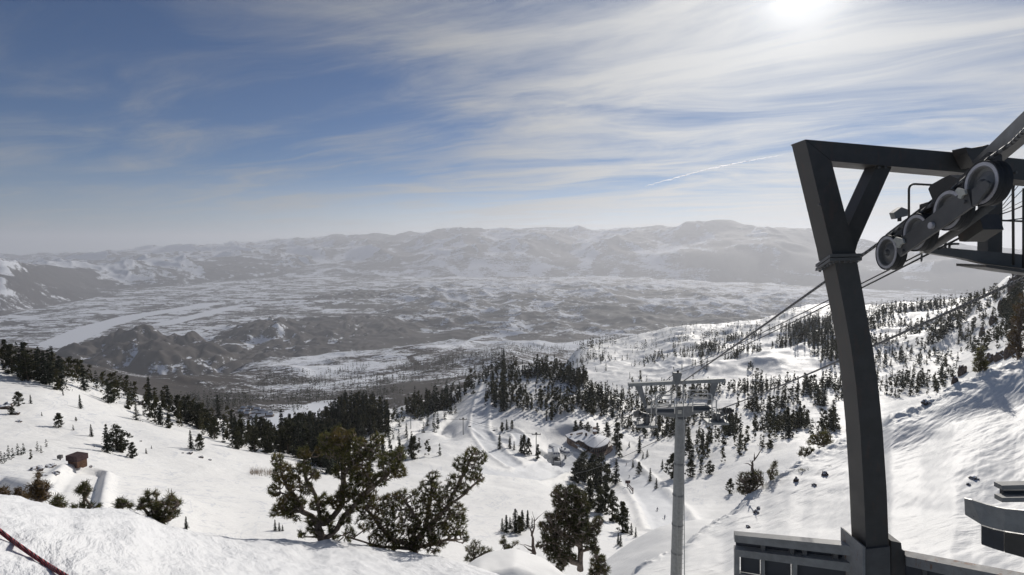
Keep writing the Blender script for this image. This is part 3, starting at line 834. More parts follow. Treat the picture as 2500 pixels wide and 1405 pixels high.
def roundcorner(pts, r=0.08, k=4):
    """round the corners of a polyline"""
    pts = [Vector(p) for p in pts]; out = [pts[0]]
    for a, b, c in zip(pts[:-2], pts[1:-1], pts[2:]):
        ra = min(r, (a - b).length / 2); rc = min(r, (c - b).length / 2)
        p0 = b + (a - b).normalized() * ra; p1 = b + (c - b).normalized() * rc
        for i in range(k + 1):
            t = i / k; out.append(p0 * (1 - t) ** 2 + b * 2 * t * (1 - t) + p1 * t * t)
    out.append(pts[-1]); return out
# ------------------------------------------------------------------ trees
def leaf_mat(name, dark, light, brown=None, scale=2.0, thru=0.25):
    m, t, b = material(name)
    obj = t.new('ShaderNodeTexCoord').outputs['Object']
    oi = t.new('ShaderNodeObjectInfo').outputs['Random']
    geo = t.new('ShaderNodeNewGeometry')
    n = t.noise(obj, scale, 4, 0.6)
    f = t.ramp(t.math('ADD', n, t.math('MULTIPLY_ADD', geo.outputs['Random Per Island'], 0.35, -0.17)), 0.32, 0.72)
    c = t.mix(f, (*dark, 1), (*light, 1))
    if brown:
        n2 = t.noise(obj, scale * 0.45, 3, 0.5)
        c = t.mix(t.ramp(n2, 0.50, 0.68, 0, 0.85), c, (*brown, 1))
    c2 = t.mix(t.math('MULTIPLY', oi, 0.5), c, (dark[0] * 0.8, dark[1] * 0.75, dark[2] * 0.8, 1))
    t.put(b.inputs['Base Color'], c2)
    b.inputs['Roughness'].default_value = 0.7; b.inputs['Specular IOR Level'].default_value = 0.2
    tl = t.new('ShaderNodeBsdfTranslucent'); t.put(tl.inputs[0], c2)
    ms = t.new('ShaderNodeMixShader'); ms.inputs[0].default_value = thru
    mo = m.node_tree.nodes['Material Output']
    t.l.new(b.outputs[0], ms.inputs[1]); t.l.new(tl.outputs[0], ms.inputs[2]); t.l.new(ms.outputs[0], mo.inputs[0])
    return m
M_FIR = leaf_mat('fir_needles', (0.016, 0.021, 0.015), (0.038, 0.046, 0.028), scale=4)
M_PINE = leaf_mat('pine_needles', (0.022, 0.026, 0.013), (0.070, 0.070, 0.029), (0.085, 0.058, 0.026), scale=3)
M_HERO = leaf_mat('near_pine_needles', (0.034, 0.040, 0.017), (0.20, 0.195, 0.07), (0.21, 0.155, 0.058), scale=6.5, thru=0.4)  # fine noise paints lit and shaded tufts into the olive to golden needle colour
M_DRY = leaf_mat('dry_pine_needles', (0.07, 0.05, 0.025), (0.19, 0.125, 0.05), scale=3)
M_BARK = plain('bark', (0.095, 0.075, 0.062), 0.9, noise=0.45, nscale=14, spec=0.1)
M_BARKN = plain('weathered_bark', (0.20, 0.165, 0.14), 0.9, noise=0.45, nscale=22, spec=0.1, bump=0.01)
M_DEAD = plain('dead_wood', (0.12, 0.098, 0.085), 0.9, noise=0.35, nscale=16, spec=0.1)
M_TWIG = plain('bare_twigs', (0.30, 0.24, 0.19), 0.9, noise=0.3, nscale=3, spec=0.1)

def tris(cent, size, rs, flat=0.0, aspect=0.55):
    """a triangle with random tilt at each centre"""
    n = len(cent)
    d = rs.normal(size=(n, 3)); d[:, 2] *= (1 - flat); d /= np.linalg.norm(d, axis=1)[:, None]
    e = rs.normal(size=(n, 3)); e -= (e * d).sum(1)[:, None] * d; e /= np.linalg.norm(e, axis=1)[:, None]
    s = (np.asarray(size) * np.ones(n))[:, None]
    V = np.stack([cent - d * s * 0.5 + e * s * aspect * 0.5, cent - d * s * 0.5 - e * s * aspect * 0.5, cent + d * s * 0.6], 1).reshape(-1, 3)
    return V, np.arange(3 * n).reshape(-1, 3)

def fir_crown(seed, whorls=16, nb=9, per=5, width=0.17, bare=0.04, size=0.062):
    rs = np.random.RandomState(seed); C = []; S = []
    for i in range(whorls):
        t = bare + (1 - bare) * (i + rs.rand() * 0.6) / whorls
        R = width * (1 - t) ** 0.85 * rs.uniform(0.7, 1.2) + 0.012
        for b in range(nb):
            a = rs.rand() * 6.283; L = R * rs.uniform(0.45, 1.2)
            for k in range(per):
                u = (k + rs.rand()) / per
                C.append((math.cos(a) * L * u + rs.normal() * 0.006, math.sin(a) * L * u + rs.normal() * 0.006, t - 0.10 * L / 0.17 * u ** 1.3 * 0.6 + rs.normal() * 0.008))
                S.append(size * (1.1 - 0.5 * t) * rs.uniform(0.7, 1.25))
    C.append((0, 0, 0.985)); S.append(size * 0.8)
    return tris(np.array(C), np.array(S), rs, flat=0.35)

def pine_crown(seed, clumps=34, per=24, width=0.26, bare=0.12, size=0.052, lean=0.0, crad=0.064):
    rs = np.random.RandomState(seed); C = []
    lob = [(rs.uniform(-.5, .5) * width, rs.uniform(-.5, .5) * width, rs.uniform(0.35, 0.85), rs.uniform(0.5, 0.9)) for _ in range(3)]
    n = 0
    while n < clumps:
        t = bare + (0.97 - bare) * rs.rand() ** 1.15; a = rs.rand() * 6.283
        v = (t - bare) / (1 - bare)
        env = width * min(1.0, 0.55 + v * 2.2) * (1.02 - v ** 1.7) * (0.78 + 0.24 * math.sin(3 * a + seed + 4 * t) + 0.16 * math.sin(11 * t + seed))
        u = rs.rand() ** 0.38
        c = np.array((math.cos(a) * env * u + lean * t, math.sin(a) * env * u, t))
        cr = crad * rs.uniform(0.6, 1.25)
        p = rs.normal(size=(per, 3)); p /= np.linalg.norm(p, axis=1)[:, None]; p *= cr * rs.rand(per)[:, None] ** 0.45
        p[:, 2] = p[:, 2] * 0.85 + 0.01
        C.append(c + p); n += 1
    C = np.concatenate(C); C[:, 2] = np.clip(C[:, 2], 0.02, 1.0)
    return tris(C, size * rs.uniform(0.6, 1.3, len(C)), rs, flat=0.1)

def trunk_geo(h=0.95, r=0.016, lean=0.0, seed=0, n=6):
    rs = np.random.RandomState(seed + 50); V = []; K = 7
    for i in range(K):
        t = i / (K - 1); rr = r * (1 - 0.9 * t) + 0.002
        cx = lean * t * h + rs.normal() * 0.006 * (i > 0); cy = rs.normal() * 0.006 * (i > 0)
        for k in range(n):
            V.append((cx + math.cos(6.283 * k / n) * rr, cy + math.sin(6.283 * k / n) * rr, t * h - (0.03 if i == 0 else 0)))
    Fc = []
    for i in range(K - 1):
        for k in range(n):
            a = i * n + k; b = i * n + (k + 1) % n
            Fc += [(a, b, b + n), (a, b + n, a + n)]
    return np.array(V), np.array(Fc)

PROTO = {'fir': [], 'pine': []}
for i, (wd, wh) in enumerate([(0.24, 20), (0.19, 22), (0.28, 18), (0.16, 24), (0.22, 20)]):
    V, Fc = fir_crown(100 + i, whorls=wh, width=wd)
    TV, TF = trunk_geo(0.97, 0.013, 0, i)
    PROTO['fir'].append((mesh_np('fir_crown', V, Fc, M_FIR), mesh_np('fir_trunk', TV, TF, M_BARK, True)))
for i, (wd, cl, ln) in enumerate([(0.24, 74, 0.0), (0.29, 84, 0.05), (0.20, 66, 0.0), (0.33, 96, -0.06), (0.26, 70, 0.08), (0.22, 74, 0.0)]):
    V, Fc = pine_crown(200 + i, clumps=cl, width=wd, lean=ln, bare=0.07)
    TV, TF = trunk_geo(0.9, 0.022, ln, i + 9)
    PROTO['pine'].append((mesh_np('pine_crown', V, Fc, M_PINE), mesh_np('pine_trunk', TV, TF, M_BARK, True)))
LOW = {'fir': [fir_crown(300 + i, whorls=9, nb=5, per=2, width=w_, size=0.13) for i, w_ in enumerate((0.23, 0.18, 0.27))],
       'pine': [pine_crown(320 + i, clumps=22, per=6, width=w_, size=0.12, bare=0.06, crad=0.075) for i, w_ in enumerate((0.22, 0.28, 0.19))]}
TINY = {'fir': [fir_crown(340 + i, whorls=5, nb=4, per=1, width=w_, size=0.2) for i, w_ in enumerate((0.15, 0.19))],
        'pine': [pine_crown(350 + i, clumps=6, per=4, width=w_, size=0.2, crad=0.08) for i, w_ in enumerate((0.2, 0.26))]}

ORD = 'first second third fourth fifth sixth seventh eighth ninth tenth eleventh twelfth 13th 14th 15th 16th 17th 18th 19th 20th 21st 22nd 23rd 24th 25th 26th 27th 28th 29th 30th 31st 32nd 33rd 34th 35th 36th 37th 38th 39th 40th'.split()

TREES = []     # dict(x,y,z,h,kind,zone,px)
def add_tree(p, h, kind, zone, px, label=None):
    TREES.append(dict(p=p, h=h, kind=kind, zone=zone, px=px, label=label, app=h / p.length))
def tree_px(px, py, hpx, kind, zone, label=None):
    """a tree whose foot is seen at (px,py) and that shows hpx photo pixels tall"""
    p = hit(px, py)
    if p is None: return
    add_tree(p, hpx * p.y / F * 1.05, kind, zone, px, label)
def inpoly(px, py, poly):
    c = False; n = len(poly); j = n - 1
    for i in range(n):
        xi, yi = poly[i]; xj, yj = poly[j]
        if (yi > py) != (yj > py) and px < (xj - xi) * (py - yi) / (yj - yi) + xi: c = not c
        j = i
    return c
def scatter(zone, poly, n, hr, pfir, seed, clump=0.0, cs=0.02, gap=1.4, grad=None):
    rs = np.random.RandomState(seed)
    xs = [a for a, b in poly]; ys = [b for a, b in poly]
    got = []; tries = 0
    while len(got) < n and tries < n * 12:
        tries += 1
        px = rs.uniform(min(xs), max(xs)); py = rs.uniform(min(ys), max(ys))
        if not inpoly(px, py, poly): continue
        px += rs.normal() * 11; py += rs.normal() * 5
        p = hit(px, py)
        if p is None or p.length < 150: continue
        if clump and fbm(p.x * cs, p.y * cs, 2, seed) < clump - 0.35 + rs.rand() * 0.25: continue
        if any((p.x - q_.x) ** 2 + (p.y - q_.y) ** 2 < gap * gap for q_ in got[-60:]): continue
        got.append(p)
        kind = 'fir' if rs.rand() < pfir else 'pine'
        h = rs.uniform(*hr) * (0.85 if zone in ('far right slope', 'crest trees', 'right belt', 'dark belt') else 1.0) * (1.15 if kind == 'fir' else 0.95) * (0.55 if rs.rand() < 0.22 else rs.uniform(0.85, 1.2))
        add_tree(p, h, kind, zone, px)

# single trees on the left slope: foot pixel, height in pixels, kind
SOLO = [
 (28,1013,22,'pine','low spreading pine on the left slope by the rocks'), (47,992,36,'pine','knobbly leaning pine behind the left edge rocks'), (75,986,22,'fir','small fir right of the knobbly pine at the left'),
 (196,998,34,'fir','neat cone-shaped fir alone on the open left slope'), (143,1045,36,'pine','bushy pine with a shadow on the middle left slope'), (102,1016,10,'fir','tiny fir on the left slope below the ridge pines'),
 (186,1029,11,'pine','tiny round pine beside the bushy slope pine'), (179,1051,14,'fir','small fir just below the bushy slope pine'), (223,1066,30,'fir','slim fir with a thin shadow on the left slope'),
 (154,966,14,'fir','small fir below the ridge pines on the left'), (262,1105,70,'fir','tall dark spire at the left of the big slope clump'), (285,1098,62,'pine','tallest bushy pine in the big slope clump'),
 (300,1105,42,'pine','low pine filling the middle of the slope clump'), (324,1119,40,'pine','round pine at the lower right of the slope clump'), (357,1108,14,'fir','small fir alone right of the big slope clump'),
 (370,1096,8,'fir','tiny fir sapling right of the slope clump'), (333,1026,42,'fir','dark broad fir left of the rock outcrop'), (366,1020,50,'pine','tall pine just right of the rock outcrop'),
 (378,1032,52,'pine','dense pine in the group right of the rock outcrop'), (392,1038,56,'fir','spired fir in the group right of the outcrop'), (413,1046,34,'pine','lowest pine of the group right of the outcrop'),
 (466,1096,46,'fir','pyramid fir beside a darker pine on the lower slope'), (487,1100,40,'pine','dark pine beside the pyramid fir, lower slope'), (265,985,60,'fir','tall double-topped fir below the left ridge'),
 (272,984,48,'pine','pine leaning on the tall double-topped fir'), (455,1292,32,'fir','lone small fir on the snow above the ledge'), (672,1296,28,'fir','bushy young fir left of the twisted pine'),
 (682,1297,22,'fir','thin young fir left of the twisted pine'), (690,1297,16,'fir','smallest young fir left of the twisted pine'),
 (230,1092,6,'fir','tiny sapling left of the big slope clump'),
 # round the lodge
 (1220,1096,36,'fir','single fir at the left end of the lodge trees'), (1245,1095,30,'fir','slim fir second in the lodge row'), (1255,1099,22,'fir','small slim fir third in the lodge row'),
 (1272,1106,44,'fir','tall fir in the clump left of the terminals'), (1281,1110,48,'pine','broad pine in the clump left of the terminals'), (1292,1110,40,'pine','dark pine in the clump left of the terminals'),
 (1313,1122,38,'pine','round pine just left of the bullet-shaped terminal'), (1226,1053,22,'pine','left pine of the small clump above the track bend'), (1237,1050,26,'fir','middle fir of the small clump above the track bend'),
 (1250,1048,22,'pine','right pine of the small clump above the track bend'), (1334,1028,14,'fir','tiny fir alone on the white knoll slope'), (1278,1018,5,'fir','tiny fir at the edge of the knoll snow'),
 (1405,1055,28,'pine','pine behind the left of the lodge roof'), (1418,1052,24,'pine','bushy pine behind the lodge roof'), (1433,1056,26,'pine','dark pine behind the lodge ridge'), (1458,1062,30,'pine','pine behind the right of the lodge roof'),
 (1482,1068,36,'pine','tall pine behind the right corner of the lodge'), (1507,1090,60,'pine','large pine right of the lodge roof'), (1513,1116,34,'pine','pine beside the lodge deck wall'), (1536,1092,14,'fir','small fir on the snow right of the lodge'),
 (1561,1106,42,'fir','layered fir alone right of the lodge'), (1570,1120,16,'fir','small fir below the layered fir'), (1580,1116,18,'fir','small fir right of the layered fir'),
 (1558,1158,32,'pine','pine halfway down the slope below the lodge'), (1545,1142,22,'fir','small fir by the pine below the lodge'), (1587,1176,34,'fir','cone fir on the slope below the lodge'), (1602,1193,26,'fir','lower cone fir on the slope below the lodge'),
 (1617,1146,24,'fir','fir left of the grey tower tube'), (1642,1168,60,'pine','dark pine hugging the left of the tower tube'), (1685,1165,44,'pine','thin dark pine right of the tower tube'), (1711,1155,40,'fir','left fir of the pair right of the tower tube'), (1733,1158,36,'pine','right pine of the pair right of the tower tube'),
 (1782,1205,36,'pine','lone pine with a pool of shadow right of the tower'), (1412,1178,66,'pine','tall pine below the lodge terminals'), (1428,1168,70,'pine','dense pine below the lodge deck, left'),
 (1466,1195,92,'pine','biggest dark pine below the lodge deck'), (1448,1180,70,'pine','dark pine filling in below the deck'), (1504,1180,62,'fir','shaggy fir below the deck at the right'), (1440,1240,72,'pine','shaded pine behind the big near pine'), (1462,1252,66,'pine','shaded pine right of the big near pine'),
 (1494,1272,76,'pine','tall pine right of the big near pine'), (1520,1300,78,'pine','broad pine above the lowest firs'), (1478,1250,70,'pine','crowded pine in the row right of the near pine'),(1541,1306,30,'fir','small fir at the foot of the pine row'), (1552,1312,26,'fir','last small fir at the foot of the pine row'), (1509,1330,30,'fir','low fir under the pine row'), (1515,1334,30,'fir','lowest fir under the pine row'),
 (1226,1298,34,'fir','left fir of the small stand below the terminals'), (1236,1300,44,'fir','tall fir of the left stand below the terminals'), (1245,1292,30,'fir','right fir of the left stand below the terminals'),
 (1258,1300,60,'fir','tallest fir of the middle stand below the terminals'), (1266,1303,48,'pine','reddish pine in the middle stand below the terminals'), (1275,1296,52,'fir','right fir of the middle stand below the terminals'), (1288,1290,46,'fir','slim fir at the right of the middle stand'), (1299,1290,26,'fir','short fir behind the dead snag'),
]
for px, py, hp, kd, lab in SOLO: tree_px(px, py, hp, kd, 'solo', lab)
# spiky young firs at the left edge
for i, (px, py, hp) in enumerate([(4,1132,30),(12,1128,24),(22,1122,34),(32,1118,26),(44,1112,30),(58,1108,26),(76,1122,24),(92,1102,24),(101,1106,18),(113,1092,20),(52,1112,18)]):
    tree_px(px, py, hp, 'fir' if i != 6 else 'pine', 'left edge stand')
# left ridge
scatter('left ridge', [(0,900),(60,903),(110,906),(200,936),(210,925),(100,895),(0,884)], 26, (7, 10.5), 0.3, 1, gap=2.5)
scatter('left ridge', [(40,915),(95,930),(160,965),(170,952),(110,912),(60,908)], 17, (8, 11), 0.4, 2, gap=3.2)
scatter('left ridge', [(210,935),(310,975),(400,1000),(402,988),(308,960),(210,926)], 38, (7, 10), 0.3, 3, gap=3.2)
scatter('left ridge', [(300,975),(340,985),(335,996),(300,990)], 6, (5, 9), 0.4, 4, gap=3)
scatter('left slope wood', [(400,988),(600,1048),(700,1072),(700,1105),(600,1100),(520,1068),(430,1030),(400,1000)], 135, (7.5, 11), 0.3, 5, clump=0.08, cs=0.04, gap=3.0)
# the dark wooded knob
scatter('wooded knob', [(700,1072),(760,1042),(830,1003),(905,972),(985,987),(1060,977),(1130,948),(1190,912),(1195,925),(1130,965),(1080,1010),(1000,1045),(930,1060),(860,1075),(780,1110),(690,1105)], 560, (11, 16), 0.4, 6, clump=0.08, cs=0.02, gap=2.6)
scatter('wooded knob', [(720,1100),(800,1090),(870,1080),(840,1140),(800,1160),(740,1120)], 40, (11, 15), 0.5, 7, gap=3)
scatter('run edge firs', [(860,1100),(960,1060),(1060,1010),(1130,985),(1140,1000),(1060,1050),(1010,1110),(1080,1110),(1060,1130),(960,1130),(900,1160),(850,1160)], 44, (7, 12), 0.85, 8, clump=0.1, cs=0.03, gap=3)
# the knoll above the lodge
scatter('knoll block', [(1193,935),(1240,925),(1262,960),(1262,1000),(1215,1003),(1195,985)], 56, (12, 16), 0.25, 9, gap=2.6)
scatter('knoll crest', [(1215,905),(1260,893),(1330,893),(1400,908),(1430,930),(1440,955),(1385,945),(1340,935),(1290,925),(1235,925)], 210, (10, 14), 0.25, 10, clump=0.1, cs=0.03, gap=2.8)
scatter('knoll face', [(1262,965),(1340,945),(1400,975),(1400,1030),(1365,1025),(1300,1000),(1262,1000)], 66, (10, 14), 0.3, 11, clump=0.25, cs=0.03, gap=2.8)
scatter('knoll right flank', [(1410,930),(1440,950),(1470,975),(1500,1000),(1490,1025),(1440,1015),(1405,985)], 75, (10, 15), 0.3, 12, clump=0.12, cs=0.03, gap=2.6)
# slopes right of the knoll
scatter('dark belt', [(1500,1000),(1560,1000),(1640,1000),(1740,1005),(1740,1060),(1690,1075),(1600,1072),(1540,1062),(1505,1040)], 170, (10, 15), 0.3, 13, clump=0.15, cs=0.03, gap=2.8)
scatter('tower side stand', [(1675,1060),(1740,1050),(1750,1100),(1725,1125),(1680,1120)], 26, (8, 12), 0.35, 14, clump=0.05, gap=2.5)
scatter('open right slope', [(1740,1070),(1800,1050),(1900,1080),(1880,1130),(1800,1150),(1745,1140)], 14, (7, 10), 0.4, 15, clump=0.1, gap=4)
scatter('right belt', [(1760,1030),(1850,1030),(1950,1035),(2045,1035),(2050,1065),(1960,1065),(1850,1075),(1770,1085)], 140, (10, 15), 0.3, 16, clump=0.25, cs=0.035, gap=2.3)
scatter('right middle slope', [(1800,1000),(1900,960),(2035,950),(2040,1030),(1960,1010),(1840,1015)], 55, (10, 16), 0.4, 17, clump=0.40, cs=0.03, gap=2.5)
MANY0 = len(TREES)
scatter('far right slope', [(1430,960),(1560,930),(1700,950),(1900,930),(2040,900),(2040,960),(1850,985),(1700,995),(1540,1000)], 240, (10, 15), 0.45, 18, clump=0.36, cs=0.014, gap=3)
scatter('far right slope', [(1650,830),(1800,815),(1960,790),(2040,780),(2040,900),(1900,925),(1760,910),(1660,880)], 620, (10, 16), 0.45, 19, clump=0.30, cs=0.010, gap=3)
scatter('far right slope', [(1400,865),(1560,838),(1700,810),(1850,795),(1960,770),(2040,760),(2040,800),(1800,830),(1640,880),(1500,905),(1400,905)], 460, (9, 14), 0.55, 20, clump=0.24, cs=0.010, gap=3)
scatter('crest trees', [(1250,880),(1450,838),(1650,803),(1850,786),(1960,758),(2040,750),(2040,758),(1960,768),(1850,794),(1650,812),(1450,848),(1260,888)], 190, (8, 13), 0.5, 21, gap=4)
scatter('far right slope', [(2030,790),(2120,765),(2260,745),(2420,720),(2500,720),(2470,780),(2330,800),(2260,850),(2030,860)], 620, (10, 16), 0.45, 22, clump=0.30, cs=0.012, gap=3)
scatter('far right slope', [(2040,870),(2250,860),(2330,870),(2330,900),(2210,895),(2040,905)], 110, (9, 13), 0.5, 23, clump=0.0, gap=3)
scatter('far right slope', [(2040,930),(2230,915),(2330,915),(2320,945),(2230,965),(2040,985)], 120, (9, 13), 0.6, 24, clump=0.0, gap=3)
scatter('far right slope', [(2120,745),(2210,735),(2240,718),(2290,718),(2340,732),(2450,708),(2450,718),(2330,745),(2140,760)], 190, (9, 14), 0.4, 25, gap=3)
scatter('far right slope', [(2330,800),(2420,760),(2500,700),(2560,690),(2540,800),(2440,850),(2350,880)], 150, (9, 15), 0.45, 31, clump=0.1, cs=0.02, gap=2.5)
# woods on the lower slopes and along the valley edge
scatter('valley woods', [(420,975),(620,955),(760,958),(900,935),(1000,950),(900,975),(800,985),(740,1000),(640,1000),(500,1000)], 700, (13, 20), 0.6, 26, clump=0.10, cs=0.006, gap=5)
scatter('valley woods', [(620,915),(800,905),(1000,885),(1250,870),(1250,900),(1120,935),(1000,940),(860,940),(640,950)], 900, (14, 22), 0.6, 27, clump=0.14, cs=0.005, gap=5)
scatter('valley woods', [(1050,870),(1250,850),(1500,825),(1460,845),(1300,868),(1150,880)], 520, (14, 22), 0.6, 28, clump=0.08, cs=0.004, gap=6)

order = sorted(range(len(TREES)), key=lambda i: -TREES[i]['app'])
named = [i for i in order if TREES[i]['label']]
rest = [i for i in order if not TREES[i]['label']]
N_IND = 285
single = set(named + rest[:max(0, N_IND - len(named))])
count = {}
zones = {}
for i in sorted(single, key=lambda i: TREES[i]['px']):
    if not TREES[i]['label']: zones.setdefault((TREES[i]['zone'], TREES[i]['kind']), []).append(i)
ZTXT = {'left ridge': ('along the left ridge crest', 'the left ridge crest'), 'left slope wood': ('in the wood at the end of the left slope', 'the wood ending the left slope'),
        'left edge stand': ('in the spiky stand at the left edge', 'the spiky left edge stand'), 'wooded knob': ('on the dark wooded knob', 'the dark wooded knob'),
        'run edge firs': ('scattered beside the ski run', 'the scatter beside the ski run'), 'knoll block': ('in the dark block left of the knoll snow', 'the block left of the knoll'),
        'knoll crest': ('on the crest of the knoll', 'the knoll crest'), 'knoll face': ('on the face of the knoll', 'the knoll face'), 'knoll right flank': ('on the right flank of the knoll', 'the right flank of the knoll'),
        'dark belt': ('in the dark belt behind the grey tower', 'the belt behind the tower'), 'tower side stand': ('in the stand right of the tower tube', 'the stand right of the tube'),
        'open right slope': ('on open snow right of the tower', 'the open snow right of the tower'), 'right belt': ('in the belt left of the steel column', 'the belt left of the column'),
        'right middle slope': ('on the middle slope left of the column', 'the middle slope left of the column'), 'far right slope': ('on the far right slope', 'the far right slope')}
for (zn, kd), ids in zones.items():
    a, b_ = ZTXT.get(zn, ('on the snow slope', 'the snow slope'))
    hs = sorted(TREES[i]['h'] for i in ids)
    for k, i in enumerate(ids):
        T = TREES[i]
        if len(ids) == 1: T['label'] = f'only dark {kd} {a}'
        else:
            sz = 'short' if T['h'] <= hs[len(hs) // 3] else ('tall' if T['h'] >= hs[2 * len(hs) // 3] else 'mid-height')
            T['label'] = f'{sz} {kd}, {ORD[k]} from the left of the {kd}s on {b_}' if k < 40 else f'dark {kd} {a}'
        T['group'] = f'{kd}s {a}'
for i in sorted(single):
    T = TREES[i]; kd = T['kind']
    rs = random.Random(i)
    cr, tr = PROTO[kd][rs.randrange(len(PROTO[kd]))]
    root = thing(kd + '_tree', T['label'], 'tree', T['p'] - Vector((0, 0, 0.04 * T['h'])), rs.uniform(0, 6.28), T.get('group', 'single trees on the snow'))
    wx = rs.uniform(0.85, 1.25) * (1.22 if kd == 'pine' else 1.1)
    root.scale = (T['h'] * wx, T['h'] * wx * rs.uniform(0.9, 1.1), T['h'] * 1.04)
    link('crown', cr, root); link('trunk', tr, root)

def forest(name, ids, label, lib):
    Vs = {'fir': [], 'pine': []}; Fs = {'fir': [], 'pine': []}; off = {'fir': 0, 'pine': 0}
    for i in ids:
        T = TREES[i]; kd = T['kind']; rs = np.random.RandomState(i)
        V, Fc = lib[kd][rs.randint(len(lib[kd]))]
        a = rs.rand() * 6.283; s = T['h'] * rs.uniform(0.9, 1.2)
        c, s_ = math.cos(a) * s, math.sin(a) * s
        X = V[:, 0] * c - V[:, 1] * s_ + T['p'].x; Y = V[:, 0] * s_ + V[:, 1] * c + T['p'].y; Z = V[:, 2] * T['h'] * 1.03 + T['p'].z - 0.03 * T['h']
        Vs[kd].append(np.stack([X, Y, Z], 1)); Fs[kd].append(Fc + off[kd]); off[kd] += len(V)
    V = np.concatenate(Vs['fir'] + Vs['pine']); nf = off['fir']
    Ff = np.concatenate(Fs['fir']); Fp = np.concatenate(Fs['pine']) + nf
    me = mesh_np(name, V, np.concatenate([Ff, Fp]), M_FIR)
    me.materials.append(M_PINE)
    me.polygons.foreach_set('material_index', np.concatenate([np.zeros(len(Ff)), np.ones(len(Fp))]).astype(np.int32))
    o = link(name, me); o['kind'] = 'stuff'; o['label'] = label
far_ids = [i for i in range(len(TREES)) if i not in single]
near_ids = [i for i in far_ids if TREES[i]['p'].length < 1150]
tiny_ids = [i for i in far_ids if TREES[i]['p'].length >= 1150]
forest('conifer_forest', near_ids, 'smaller dark conifers filling the ridge, knoll and right slopes', LOW)
forest('valley_forest', tiny_ids, 'far dark conifer woods on the lower slopes above the valley', TINY)
